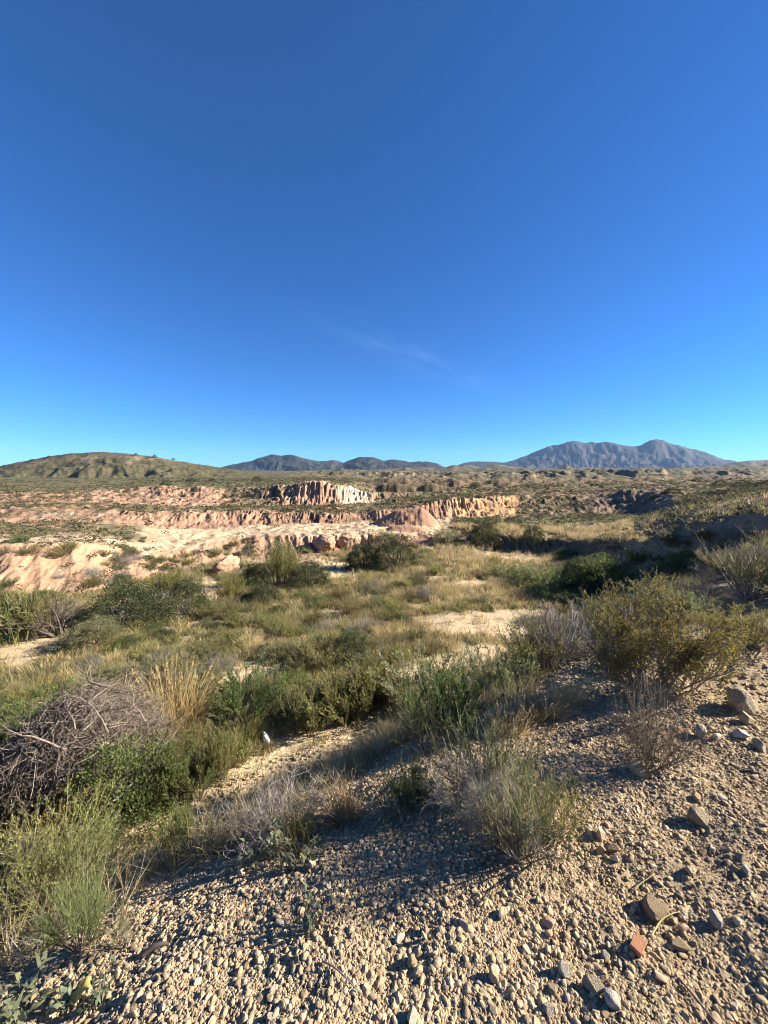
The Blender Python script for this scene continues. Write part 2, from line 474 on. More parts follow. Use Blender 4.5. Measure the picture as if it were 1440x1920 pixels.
def solid_mat(name, cols, scale=20, rough=.85, bump=.3, island=False, obj_var=True, detail=6):
    """stone, bark, clay lump: noise between colours plus bump"""
    m, nt, N, K = new_mat(name)
    out = N.new('ShaderNodeOutputMaterial'); b = N.new('ShaderNodeBsdfPrincipled')
    tc = N.new('ShaderNodeTexCoord'); no = N.new('ShaderNodeTexNoise'); no.inputs['Scale'].default_value = scale; no.inputs['Detail'].default_value = detail
    K.new(tc.outputs['Object'], no.inputs['Vector'])
    ramp = N.new('ShaderNodeValToRGB'); e = ramp.color_ramp.elements
    while len(e) < len(cols):
        e.new(.5)
    for i, c in enumerate(cols):
        e[i].position = .0 + 1.0 * i / (len(cols) - 1) if island else .3 + .4 * i / (len(cols) - 1); e[i].color = (*c, 1)
    col = ramp.outputs[0]
    if island:
        geo = N.new('ShaderNodeNewGeometry'); K.new(geo.outputs['Random Per Island'], ramp.inputs[0])
    else:
        K.new(no.outputs[0], ramp.inputs[0])
    hs = N.new('ShaderNodeHueSaturation')
    oi = N.new('ShaderNodeObjectInfo')
    if obj_var:
        mv = N.new('ShaderNodeMapRange'); mv.inputs[3].default_value = .68; mv.inputs[4].default_value = 1.08
        K.new(oi.outputs['Random'], mv.inputs[0])
        mul = N.new('ShaderNodeMath'); mul.operation = 'MULTIPLY'
        mn = N.new('ShaderNodeMapRange'); mn.inputs[1].default_value = .3; mn.inputs[2].default_value = .7; mn.inputs[3].default_value = .8; mn.inputs[4].default_value = 1.2
        K.new(no.outputs[0], mn.inputs[0]); K.new(mn.outputs[0], mul.inputs[0]); K.new(mv.outputs[0], mul.inputs[1]); K.new(mul.outputs[0], hs.inputs['Value'])
        ms = N.new('ShaderNodeMapRange'); ms.inputs[3].default_value = .55; ms.inputs[4].default_value = 1.25
        m2 = N.new('ShaderNodeMath'); m2.operation = 'MULTIPLY'; m2.inputs[1].default_value = 13.7
        fr = N.new('ShaderNodeMath'); fr.operation = 'FRACT'
        K.new(oi.outputs['Random'], m2.inputs[0]); K.new(m2.outputs[0], fr.inputs[0]); K.new(fr.outputs[0], ms.inputs[0]); K.new(ms.outputs[0], hs.inputs['Saturation'])
    K.new(col, hs.inputs['Color']); K.new(hs.outputs[0], b.inputs['Base Color'])
    b.inputs['Roughness'].default_value = rough; b.inputs['Specular IOR Level'].default_value = .2
    if bump:
        bp = N.new('ShaderNodeBump'); bp.inputs['Strength'].default_value = bump; bp.inputs['Distance'].default_value = .02
        K.new(no.outputs[0], bp.inputs['Height']); K.new(bp.outputs[0], b.inputs['Normal'])
    K.new(b.outputs[0], out.inputs[0])
    return m


def terrain_mat():
    m, nt, N, K = new_mat('earth')
    out = N.new('ShaderNodeOutputMaterial'); b = N.new('ShaderNodeBsdfPrincipled')
    at = N.new('ShaderNodeAttribute'); at.attribute_name = 'earth_colour'
    av = N.new('ShaderNodeAttribute'); av.attribute_name = 'scrub'
    geo = N.new('ShaderNodeNewGeometry')
    pos = geo.outputs['Position']

    def noise(s, d=5, r=.6):
        n = N.new('ShaderNodeTexNoise'); n.inputs['Scale'].default_value = s; n.inputs['Detail'].default_value = d; n.inputs['Roughness'].default_value = r
        K.new(pos, n.inputs['Vector']); return n.outputs[0]

    def rng_(x, a, b_, c, d):
        q = N.new('ShaderNodeMapRange'); K.new(x, q.inputs[0])
        for i, v in enumerate((a, b_, c, d)):
            q.inputs[1 + i].default_value = v
        return q.outputs[0]

    def math_(op, x, y):
        q = N.new('ShaderNodeMath'); q.operation = op
        for i, v in enumerate((x, y)):
            if isinstance(v, (int, float)):
                q.inputs[i].default_value = v
            else:
                K.new(v, q.inputs[i])
        return q.outputs[0]
    n1 = noise(.35, 6); n2 = noise(6, 6, .7); n3 = noise(60, 4, .6)
    val = math_('MULTIPLY', rng_(n1, .3, .7, .82, 1.18), rng_(n2, .3, .7, .78, 1.2))
    val = math_('MULTIPLY', val, rng_(n3, .3, .7, .86, 1.14))
    vm = N.new('ShaderNodeVectorMath'); vm.operation = 'SCALE'; K.new(at.outputs['Color'], vm.inputs[0]); K.new(val, vm.inputs['Scale'])
    # scrub seen from far: dark green dots of two sizes growing on the hills
    vo = N.new('ShaderNodeTexVoronoi'); vo.inputs['Scale'].default_value = .28; K.new(pos, vo.inputs['Vector'])
    d1 = rng_(vo.outputs['Distance'], .22, .42, 1, 0)
    vo2 = N.new('ShaderNodeTexVoronoi'); vo2.inputs['Scale'].default_value = .09; K.new(pos, vo2.inputs['Vector'])
    d2 = rng_(vo2.outputs['Distance'], .18, .32, 1, 0)
    dots = math_('MAXIMUM', math_('MULTIPLY', d1, rng_(noise(.05, 4), .4, .6, 0, 1)), d2)
    mk = math_('MULTIPLY', dots, av.outputs['Fac'])
    mx = N.new('ShaderNodeMix'); mx.data_type = 'RGBA'
    K.new(mk, mx.inputs['Factor']); K.new(vm.outputs[0], mx.inputs['A']); mx.inputs['B'].default_value = (.045, .052, .024, 1)
    K.new(mx.outputs['Result'], b.inputs['Base Color'])
    b.inputs['Roughness'].default_value = .95; b.inputs['Specular IOR Level'].default_value = .1
    hsum = math_('ADD', math_('MULTIPLY', noise(18, 6, .65), .035), math_('MULTIPLY', noise(2.2, 6, .65), .10))
    bp = N.new('ShaderNodeBump'); bp.inputs['Strength'].default_value = .8; bp.inputs['Distance'].default_value = 1.0
    K.new(hsum, bp.inputs['Height'])
    bp2 = N.new('ShaderNodeBump'); bp2.inputs['Strength'].default_value = .6; bp2.inputs['Distance'].default_value = .012
    K.new(noise(90, 4, .6), bp2.inputs['Height']); K.new(bp.outputs[0], bp2.inputs['Normal'])
    K.new(bp2.outputs[0], b.inputs['Normal'])
    K.new(b.outputs[0], out.inputs[0])
    return m


M = dict(
    grey_green=leaf_mat('grey_green_leaf', [(.125, .13, .055), (.215, .215, .10), (.31, .29, .15)]),
    olive=leaf_mat('olive_leaf', [(.125, .12, .036), (.225, .21, .065), (.33, .295, .11)]),
    green=leaf_mat('green_leaf', [(.062, .09, .022), (.125, .165, .042), (.21, .24, .07)]),
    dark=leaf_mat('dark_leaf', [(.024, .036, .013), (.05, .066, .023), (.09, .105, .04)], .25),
    yellow=leaf_mat('yellow_green_leaf', [(.13, .12, .022), (.22, .205, .038), (.32, .28, .07)]),
    broom=leaf_mat('broom_twig', [(.095, .10, .042), (.16, .16, .07), (.24, .22, .105)], .3),
    broom_g=leaf_mat('green_broom_twig', [(.08, .098, .034), (.145, .165, .055), (.23, .235, .09)], .3),
    straw=leaf_mat('straw', [(.30, .225, .10), (.44, .35, .18), (.56, .46, .26)], .45, .012),
    rust=leaf_mat('rusty_straw', [(.27, .18, .08), (.38, .275, .125), (.46, .35, .18)], .4, .012),
    dry=leaf_mat('dry_twig', [(.11, .095, .08), (.19, .165, .14), (.30, .265, .23)], .05),
    brown=leaf_mat('brown_twig', [(.07, .05, .04), (.12, .09, .07), (.18, .14, .105)], .05),
    reed=leaf_mat('reed_leaf', [(.09, .105, .03), (.15, .165, .055), (.22, .22, .09)]),
    pale=leaf_mat('pale_weed_leaf', [(.09, .105, .06), (.15, .165, .095), (.22, .22, .14)]),
    yleaf=leaf_mat('yellow_leaf', [(.33, .24, .08), (.38, .28, .10), (.42, .33, .13)]),
    bark=solid_mat('bark', [(.06, .045, .035), (.13, .10, .08)], 30),
    stick=leaf_mat('grey_stick', [(.07, .053, .04), (.165, .13, .10), (.33, .27, .215)], 0, .01, .8),
    stone=solid_mat('buff_stone', [(.30, .225, .14), (.40, .31, .20), (.47, .38, .26)], 9, .9, .5),
    stone_grey=solid_mat('grey_stone', [(.21, .165, .10), (.30, .24, .15), (.38, .31, .205)], 9, .9, .6),
    stone_brown=solid_mat('brown_stone', [(.14, .10, .06), (.24, .175, .10), (.32, .245, .15)], 12, .9, .7, obj_var=False),
    stone_pink=solid_mat('pinkish_stone', [(.36, .20, .12), (.46, .28, .18), (.50, .34, .22)], 9, .9, .4, obj_var=False),
    stone_white=solid_mat('white_stone', [(.37, .32, .24), (.46, .41, .32)], 9, .9, .4, obj_var=False),
    brick=solid_mat('red_brick', [(.27, .115, .06), (.36, .165, .09), (.40, .22, .13)], 14, .9, .4, obj_var=False),
    gravel=solid_mat('gravel_stone', [(.19, .14, .085), (.33, .25, .15), (.26, .195, .12), (.39, .30, .185), (.30, .20, .12), (.43, .34, .225)], 40, .9, .2, island=True, obj_var=False),
    clay=solid_mat('pink_clay', [(.29, .18, .115), (.38, .255, .165)], 1.2, .95, .8, obj_var=False),
    plastic=solid_mat('white_plastic', [(.75, .75, .72), (.85, .85, .82)], 5, .35, 0, obj_var=False),
    cap=solid_mat('bottle_cap', [(.55, .55, .52), (.62, .62, .6)], 5, .4, 0, obj_var=False),
    far=leaf_mat('far_scrub', [(.06, .06, .026), (.10, .093, .042), (.15, .13, .068)], .3),
)
EARTH = terrain_mat()


# ------------------------------------------------------------------ objects
def tag(o, label=None, cat=None, group=None, kind=None):
    for k, v in (('label', label), ('category', cat), ('group', group), ('kind', kind)):
        if v:
            o[k] = v
    return o


def link(name, me, parent=None):
    o = bpy.data.objects.new(name, me); C.objects.link(o)
    if parent:
        o.parent = parent
    return o


# ---- ground sheet
def pw(a, b, c):
    return np.array([a, b, c], float)


SAND_BLOBS = [  # place of bare sand on the valley floor, read off the photograph: x, y, rx, ry, turn
    (690, 1368, 60, 30, -.5), (610, 1398, 80, 32, -.2), (540, 1425, 60, 22, -.3), (470, 1455, 60, 26, -.6), (420, 1500, 60, 40, -.8), (350, 1545, 70, 32, -.5), (290, 1570, 70, 30, -.3), (245, 1600, 60, 22, -.3),
    (880, 1165, 95, 20, 0), (960, 1185, 40, 14, 0), (800, 1250, 80, 18, -.15), (900, 1228, 60, 18, -.2), (450, 1268, 75, 12, -.2), (420, 1290, 30, 10, 0),
    (60, 1212, 95, 16, -.1), (30, 1235, 40, 12, 0), (615, 1062, 55, 20, .3), (560, 1045, 40, 12, 0), (950, 1040, 75, 9, .1), (330, 1142, 26, 22, .4), (395, 1105, 22, 20, 0), (880, 1180, 70, 10, 0),
    (640, 1150, 20, 6, 0), (880, 1095, 30, 6, 0), (820, 1085, 30, 5, 0), (750, 1020, 60, 10, 0), (480, 1050, 40, 9, 0), (300, 1180, 25, 6, 0), (700, 1280, 25, 8, 0), (505, 1385, 22, 14, 0),
    (460, 1250, 40, 8, -.2), (550, 1330, 18, 7, 0), (830, 1015, 80, 7, 0), (860, 1000, 50, 6, 0), (980, 1150, 60, 8, 0)]


def blobs(X, Y, Z, lst, soft=.35):
    x, y, _ = to_px(X, Y, Z)
    w1 = fbm(X * .9, Y * .9, 4, 130); w2 = fbm(X * .9 + 40, Y * .9, 4, 135)
    out = np.zeros_like(X)
    for cx, cy, rx, ry, a in lst:
        c, s = math.cos(a), math.sin(a)
        dx = (x - cx) / 1.0; dy = (y - cy)
        p = (dx * c + dy * s) / rx + .45 * w1; q = (-dx * s + dy * c) / ry + .45 * w2
        out = np.maximum(out, 1 - sstep(1 - soft, 1 + soft, np.sqrt(p * p + q * q)))
    return np.where(Y > 1, out, 0)


def mixc(a, b, t):
    return a + (b - a) * t[..., None]


def colour(X, Y, Z, I, slope):
    px, rho, L, emb, d = I['px'], I['rho'], I['L'], I['emb'], I['d']
    n1 = fbm(X * .13, Y * .13, 4, 140); n2 = fbm(X * .6, Y * .6, 4, 145); n3 = fbm(X * .045, Y * .045, 4, 150)
    ones = np.ones_like(X)
    P = dict(sand=(.44, .335, .205), litter=(.235, .19, .11), straw=(.31, .235, .12), pink=(.31, .185, .12), orange=(.345, .215, .13), white=(.38, .335, .255),
             bank=(.16, .118, .078), brown=(.17, .115, .075), veg=(.115, .098, .052), green=(.105, .10, .045), track=(.38, .275, .18), gravel=(.30, .225, .135), soil=(.37, .285, .175),
             hill=(.088, .076, .040), rock=(.185, .135, .09), mtn=(.026, .028, .022), mtnrock=(.066, .058, .048), ochre=(.36, .225, .115))
    P = {k: np.array(v) for k, v in P.items()}
    col = np.broadcast_to(P['litter'], X.shape + (3,)).copy()
    scrub = np.zeros_like(X)
    sand = blobs(X, Y, Z, SAND_BLOBS)
    col = mixc(col, P['straw'], .6 * sstep(-.1, .4, n2 + n1))
    col = mixc(col, P['sand'], .55 * sstep(.2, .45, n2))
    col = mixc(col, P['sand'], sand)
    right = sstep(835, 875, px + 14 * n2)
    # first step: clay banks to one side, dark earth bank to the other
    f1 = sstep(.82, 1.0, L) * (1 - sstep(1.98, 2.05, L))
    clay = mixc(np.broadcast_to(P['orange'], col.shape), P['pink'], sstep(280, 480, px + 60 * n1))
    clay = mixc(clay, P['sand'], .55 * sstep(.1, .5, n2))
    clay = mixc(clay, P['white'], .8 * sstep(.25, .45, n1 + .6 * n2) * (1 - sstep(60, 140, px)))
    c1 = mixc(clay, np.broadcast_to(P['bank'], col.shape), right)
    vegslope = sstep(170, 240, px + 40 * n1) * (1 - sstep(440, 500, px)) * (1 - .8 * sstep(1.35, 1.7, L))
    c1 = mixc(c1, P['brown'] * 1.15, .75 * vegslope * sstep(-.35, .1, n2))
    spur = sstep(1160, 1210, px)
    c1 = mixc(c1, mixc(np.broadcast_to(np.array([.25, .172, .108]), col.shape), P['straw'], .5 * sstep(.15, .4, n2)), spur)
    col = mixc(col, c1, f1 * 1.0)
    # flats
    f2 = sstep(1.97, 2.06, L) * (1 - sstep(2.97, 3.0, L))
    track = mixc(np.broadcast_to(P['track'], col.shape), P['sand'], sstep(-.1, .4, n1))
    c2 = mixc(track, P['straw'] * 1.05, right)
    c2 = mixc(c2, P['green'], right * sstep(2.35, 2.7, L + .25 * n1))
    c2 = mixc(c2, mixc(np.broadcast_to(P['brown'] * .85, col.shape), P['straw'], .5 * sstep(.1, .4, n2)), sstep(1190, 1225, px) * .95)
    lft = 1 - sstep(230, 300, px + 30 * n1)
    c2 = mixc(c2, mixc(np.broadcast_to(P['veg'], col.shape), P['pink'], sstep(0, .35, n2)), lft * sstep(2.15, 2.4, L))
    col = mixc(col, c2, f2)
    # back walls
    f3 = sstep(2.97, 3.03, L) * (1 - sstep(4.0, 4.06, L))
    c3 = mixc(np.broadcast_to(P['pink'] * .92, col.shape), P['veg'], (1 - sstep(225, 275, px)) * .75 * sstep(-.2, .15, n2 - .3 * slope))
    c3 = mixc(c3, P['white'], (sstep(35, 70, px) * (1 - sstep(165, 200, px))) * sstep(.05, .3, n2 + .4 * (slope - .6)))
    c3 = mixc(c3, P['veg'], .7 * sstep(.16, .34, n2) * sstep(3.5, 3.9, L + .6 * n1))
    c3 = mixc(c3, P['brown'], .5 * sstep(480, 520, px) * (1 - sstep(690, 710, px)))
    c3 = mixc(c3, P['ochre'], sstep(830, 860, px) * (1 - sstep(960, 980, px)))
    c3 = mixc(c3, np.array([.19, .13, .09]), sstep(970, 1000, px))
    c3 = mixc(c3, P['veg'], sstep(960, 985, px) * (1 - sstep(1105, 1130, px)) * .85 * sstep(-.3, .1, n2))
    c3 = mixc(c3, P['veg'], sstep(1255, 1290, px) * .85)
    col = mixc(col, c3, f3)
    # shelves between the walls
    strata = 1 + .20 * perlin(Z * 2.3 + .5 * n1, X * .02, 148) + .12 * perlin(Z * 6.1 + .4 * n2, X * .04, 149)
    c3 = c3 * strata[..., None]
    col = mixc(col, c3, f3)
    f4 = sstep(4.0, 4.06, L) * (1 - sstep(4.97, 5.0, L))
    c4 = mixc(np.broadcast_to(P['veg'], col.shape), P['pink'], .85 * sstep(-.05, .3, n2 + .5 * n1))
    c4 = mixc(c4, P['brown'], sstep(850, 980, px) * .7)
    col = mixc(col, c4, f4)
    f5 = sstep(4.97, 5.03, L) * (1 - sstep(6.0, 6.03, L))
    c5 = mixc(np.broadcast_to(P['pink'], col.shape), P['sand'], .5 * sstep(0, .4, n2))
    c5 = mixc(c5, P['white'], sstep(632, 668, px + 45 * n2) * (1 - sstep(675, 705, px + 30 * n2)) * .9)
    c5 = mixc(c5, P['veg'], .8 * (sstep(395, 420, px) * (1 - sstep(525, 545, px))) * sstep(-.3, .1, n2))
    c5 = mixc(c5, mixc(np.broadcast_to(P['veg'], col.shape), P['brown'], sstep(-.1, .3, n1)), sstep(700, 730, px))
    col = mixc(col, c5 * strata[..., None], f5)
    f6 = sstep(6.0, 6.04, L)
    c6 = mixc(np.broadcast_to(P['veg'], col.shape), P['green'], sstep(-.1, .3, n1))
    farh = sstep(420, 520, rho)
    c6 = mixc(c6, mixc(np.broadcast_to(P['hill'] * 1.0, col.shape), P['rock'], .75 * sstep(.05, .35, fbm(X * .012, Y * .012, 5, 172) + .2 * (slope - .4))), farh)
    c6 = mixc(c6, P['rock'], .7 * sstep(.15, .4, n3 + .4 * n2))
    col = mixc(col, c6, f6)
    scrub = np.maximum(scrub, f6 * .55)
    # bare scarps wherever the plateau breaks
    sc = sstep(.55, .95, slope) * f6 * (rho < 600)
    col = mixc(col, P['pink'], .7 * sc)
    for i in range(len(RIDGES)):
        k = (I['rid'] == i).astype(float)
        if i == 0:
            c = mixc(np.broadcast_to(P['hill'], col.shape), P['rock'], .85 * sstep(.05, .33, fbm(X * .022, Y * .04, 5, 160) + .25 * (slope - .25)) * sstep(-4, 14, Z))
            sv = .95
        elif i >= 7:
            c = mixc(np.broadcast_to(P['veg'] * .8, col.shape), P['brown'], sstep(-.15, .2, n2 + .5 * n1))
            c = mixc(c, P['pink'] * .85, .8 * sstep(.28, .5, n1 + .3 * n2 + .35 * (slope - .5)))
            sv = .25
            if RIDGES[i][0] < 60:
                c = mixc(np.broadcast_to(P['pink'] * .95, col.shape), P['veg'], .85 * sstep(.1, .3, n2) * sstep(-3.6, -2.6, Z)); sv = 0
        elif i in (3, 4, 5, 6):
            c = mixc(np.broadcast_to(P['hill'] * .9, col.shape), P['rock'], .75 * sstep(.0, .3, fbm(X * .02, Y * .02, 5, 170) + .25 * (slope - .5)))
            sv = .4
        else:
            c = mixc(np.broadcast_to(P['mtn'], col.shape), P['mtnrock'], .85 * sstep(-.02, .3, fbm(X * .004, Y * .004, 6, 165, .65) + .35 * (slope - .6)))
            sv = .3
        col = np.where(k[..., None] > .5, c, col); scrub = np.where(k > .5, sv, scrub)
    # embankment gravel
    g = mixc(np.broadcast_to(P['gravel'], col.shape), P['soil'], sstep(-.1, .4, fbm(X * .8, Y * .8, 4, 180)))
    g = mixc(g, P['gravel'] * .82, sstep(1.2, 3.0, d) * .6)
    g = mixc(g, np.array([.14, .105, .068]), sstep(4.5, 6.5, rho + n2))  # darker brown soil further off, with the slope's shade put into its colour
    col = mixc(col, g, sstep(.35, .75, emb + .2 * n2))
    scrub = scrub * (1 - emb)
    return np.clip(col, .01, .9), np.clip(scrub, 0, 1)


def build_ground():
    rs = [.3]
    while rs[-1] < 9000:
        r = rs[-1]
        q = .013 if r < 7 else .011 if r < 22 else .0048 if r < 72 else .009 if r < 500 else .008 if r < 2100 else .0055 if r < 3000 else .012 if r < 3700 else .0055 if r < 6300 else .03
        rs.append(r * (1 + q))
    rs = np.array(rs)
    a = np.concatenate([np.linspace(-180, -54, 64)[:-1], np.linspace(-54, 54, 1080), np.linspace(54, 180, 64)[1:-1]])
    A, Rr = np.meshgrid(np.radians(a), rs)
    X = Rr * np.sin(A); Y = Rr * np.cos(A)
    Z, I = terrain(X, Y, True)
    # clods and grit on the near ground
    near = 1 - sstep(5, 12, Rr)
    grit = .012 * fbm(X * 9, Y * 9, 4, 190, .65) + .009 * fbm(X * 38, Y * 38, 2, 196) 
    Z = Z + near * grit
    wash = blobs(X, Y, Z, SAND_BLOBS[:8])
    Z = Z - .05 * wash * (Rr < 14)
    zr = np.gradient(Z, axis=0) / np.gradient(Rr, axis=0)
    za = np.gradient(Z, axis=1) / np.maximum(Rr * np.gradient(np.unwrap(A, axis=1), axis=1), 1e-4)
    slope = np.hypot(zr, za)
    col, scrub = colour(X, Y, Z, I, slope)
    nr, na = X.shape
    V = np.stack([X, Y, Z], -1).reshape(-1, 3)
    idx = np.arange(nr * na).reshape(nr, na)
    p = idx[:-1]; q = idx[1:]
    F = np.stack([p, q, np.roll(q, -1, 1), np.roll(p, -1, 1)], -1).reshape(-1, 4)[:, ::-1]
    c0 = len(V)
    V = np.vstack([V, [[0, 0, float(Z[0].mean())]]])
    mb = MB(); mb.v.append(V.astype(np.float32)); mb.n = len(V)
    mb.f4.append(F); mb.m4.append(np.zeros(len(F), np.int32))
    fan = np.stack([idx[0], np.full(na, c0), np.roll(idx[0], -1)], -1)[:, ::-1]
    fan = fan[:, ::-1] if False else fan
    mb.f3.append(fan); mb.m3.append(np.zeros(na, np.int32))
    me = mb.mesh('ground', [EARTH], True)
    ca = me.attributes.new('earth_colour', 'FLOAT_COLOR', 'POINT')
    cc = np.ones((len(V), 4), np.float32); cc[:-1, :3] = col.reshape(-1, 3); cc[-1, :3] = col[0, 0]
    ca.data.foreach_set('color', cc.ravel())
    fa = me.attributes.new('scrub', 'FLOAT', 'POINT')
    ff = np.zeros(len(V), np.float32); ff[:-1] = scrub.ravel()
    fa.data.foreach_set('value', ff)
    o = link('ground', me); tag(o, kind='structure')
    return o


build_ground()
tick('build_ground')

# ------------------------------------------------------------------ plants (each about 1 m tall and 1 m across before scaling)


def base_ring(n, r):
    a = rng.uniform(0, 2 * np.pi, n); q = r * np.sqrt(rng.uniform(0, 1, n))
    return np.stack([q * np.cos(a), q * np.sin(a), np.full(n, -.04)], -1), a


def splay(n, a, lo, hi):
    e = np.radians(rng.uniform(lo, hi, n))            # lean from the vertical
    return np.stack([np.sin(e) * np.cos(a), np.sin(e) * np.sin(a), np.cos(e)], -1)


def g_feathery(leaf, stem='brown', n=46, tw=15, nd=11, spread=38, ll=.055, lw=.011):
    f, s = MB(), MB()
    P, a = base_ring(n, .22)
    st = grow(P, splay(n, a, 2, spread), rng.uniform(.55, 1.0, n), 7, .07, .05)
    tubes(s, st, np.full(n, .008), np.full(n, .002))
    Q, d = along(st, tw, .25, 1.0)
    t = grow(Q, nrm(d + .55 * rdir(len(Q)) + np.array([0, 0, .25])), rng.uniform(.10, .26, len(Q)), 4, .10, .08)
    tubes(s, t, np.full(len(t), .0022), np.full(len(t), .001))
    W, e = along(t, nd, .1, 1.0)
    leaves(f, W, e + .55 * rdir(len(W)), rng.uniform(.6, 1.2, len(W)) * ll, lw)
    return [('foliage', f, [M[leaf]]), ('stems', s, [M[stem]])]


def g_broom(leaf='broom', n=30, k=7, spread=66, stem='dry', leafy=4):
    f, s = MB(), MB()
    P, a = base_ring(n, .10)
    st = grow(P, splay(n, a, 3, spread), rng.uniform(.4, .9, n), 7, .13, .04)
    tubes(s, st, np.full(n, .009), np.full(n, .003))
    bare = grow(P[:9], splay(9, a[:9], 15, spread + 8), rng.uniform(.6, 1.1, 9), 7, .12, .03)
    tubes(s, bare, np.full(9, .006), np.full(9, .002))
    Q, d = along(st, k, .35, 1.0)
    t = grow(Q, nrm(d + .6 * rdir(len(Q)) + np.array([0, 0, .2])), rng.uniform(.18, .48, len(Q)), 5, .10, .05)
    tubes(f, t, np.full(len(t), .0035), np.full(len(t), .0012))
    Q2, d2 = along(t, 3, .2, 1.0)
    t2 = grow(Q2, nrm(d2 + .5 * rdir(len(Q2))), rng.uniform(.08, .2, len(Q2)), 3, .06, .05)
    tubes(f, t2, np.full(len(t2), .0022), np.full(len(t2), .0009))
    W, e = along(t2, leafy, .1, 1.0)
    leaves(f, W, e + .8 * rdir(len(W)), .022, .007)
    return [('foliage', f, [M[leaf]]), ('stems', s, [M[stem]])]


def g_leafy(leaf='dark', clusters=520, per=24, ls=.034, flat=.9, gaps=.28, stems=26, skirt=.1):
    f, s = MB(), MB()
    d = rdir(clusters); d[:, 2] = np.abs(d[:, 2]) * 1.05 - skirt
    r = rng.uniform(.35, 1, clusters) ** .45
    bump = 1 + gaps * 1.3 * fbm(d[:, 0] * 2.2 + 9 * rng.random(), d[:, 1] * 2.2 + d[:, 2] * 2, 3, 210)
    Cc = d * (r * bump)[:, None] * np.array([.5, .5, flat])
    Cc[:, 2] += .06
    Cc[:, 2] = np.maximum(Cc[:, 2], .03)
    keep = perlin(Cc[:, 0] * 6 + 50, Cc[:, 1] * 6 + Cc[:, 2] * 5, 215) > -.38
    Cc = Cc[keep]
    W = np.repeat(Cc, per, 0) + rng.normal(0, .038, (len(Cc) * per, 3)) * np.array([1, 1, .8])
    out = nrm(np.repeat(Cc, per, 0) * np.array([1, 1, .6]) + 1e-6)
    leaves(f, W, out + .9 * rdir(len(W)) + np.array([0, 0, .25]), rng.uniform(.6, 1.25, len(W)) * ls, ls * .42)
    k = rng.choice(len(Cc), min(stems, len(Cc)), False)
    T = Cc[k]; m = 6
    t = np.linspace(0, 1, m)[None, :, None]
    B = np.stack([rng.normal(0, .05, len(k)), rng.normal(0, .05, len(k)), np.full(len(k), -.05)], -1)
    ctl = B * .4 + T * .6; ctl[:, 2] *= .75
    pth = B[:, None] * (1 - t) ** 2 + 2 * ctl[:, None] * t * (1 - t) + T[:, None] * t ** 2 + rng.normal(0, .008, (len(k), m, 3))
    tubes(s, pth, np.full(len(k), .016), np.full(len(k), .004), 4)
    return [('foliage', f, [M[leaf]]), ('stems', s, [M['bark']])]


def g_sprig(leaf='yellow'):
    """open much-branched bush with small leaves along crooked grey twigs"""
    f, s = MB(), MB(); n = 26
    P, a = base_ring(n, .16)
    st = grow(P, splay(n, a, 4, 62), rng.uniform(.5, 1.0, n), 8, .16, .07)
    tubes(s, st, np.full(n, .011), np.full(n, .003), 4)
    Q, d = along(st, 13, .2, 1.0)
    t = grow(Q, nrm(d + .8 * rdir(len(Q)) + np.array([0, 0, .25])), rng.uniform(.16, .42, len(Q)), 6, .16, .08)
    tubes(s, t, np.full(len(t), .0038), np.full(len(t), .0014))
    Q2, d2 = along(t, 7, .15, 1.0)
    t2 = grow(Q2, nrm(d2 + .9 * rdir(len(Q2)) + np.array([0, 0, .2])), rng.uniform(.05, .15, len(Q2)), 3, .12, .05)
    tubes(s, t2, np.full(len(t2), .0017), np.full(len(t2), .0008))
    W, e = along(t2, 9, .05, 1.0)
    leaves(f, W, e + .9 * rdir(len(W)), rng.uniform(.014, .028, len(W)), .010)
    W, e = along(t, 14, .2, 1.0)
    leaves(f, W, e + .9 * rdir(len(W)), rng.uniform(.016, .032, len(W)), .011)
    return [('foliage', f, [M[leaf]]), ('branches', s, [M['dry']])]


def g_dry(mat='dry', n=42, k=12, k2=6, spread=70):
    s, f = MB(), MB()
    P, a = base_ring(n, .2)
    st = grow(P, splay(n, a, 5, spread), rng.uniform(.4, .8, n), 7, .18, .03)
    tubes(s, st, np.full(n, .007), np.full(n, .0025))
    Q, d = along(st, k, .2, 1.0)
    t = grow(Q, nrm(d + .9 * rdir(len(Q)) + np.array([0, 0, .1])), rng.uniform(.12, .32, len(Q)), 5, .22, 0)
    tubes(s, t, np.full(len(t), .003), np.full(len(t), .0012))
    Q2, d2 = along(t, k2, .1, 1.0)
    t2 = grow(Q2, nrm(d2 + 1.0 * rdir(len(Q2))), rng.uniform(.04, .13, len(Q2)), 3, .2, 0)
    tubes(f, t2, np.full(len(t2), .0015), np.full(len(t2), .0008))
    return [('twigs', f, [M[mat]]), ('stems', s, [M[mat]])]


def g_tussock(leaf='straw', n=420, spread=38, w=.009, heads=True):
    f = MB(); P, a = base_ring(n, .2)
    blades(f, P, splay(n, a, 1, spread), rng.uniform(.35, 1.0, n), np.full(n, w), 4, .16)
    if heads:
        k = 60; P, a = base_ring(k, .15)
        st = grow(P, splay(k, a, 1, spread * .7), rng.uniform(.7, 1.05, k), 5, .04, .02)
        tubes(f, st, np.full(k, .0025), np.full(k, .0015))
        W, e = along(st, 14, .78, 1.0)
        leaves(f, W, e + .35 * rdir(len(W)), .035, .010)
    return [('blades', f, [M[leaf]])]


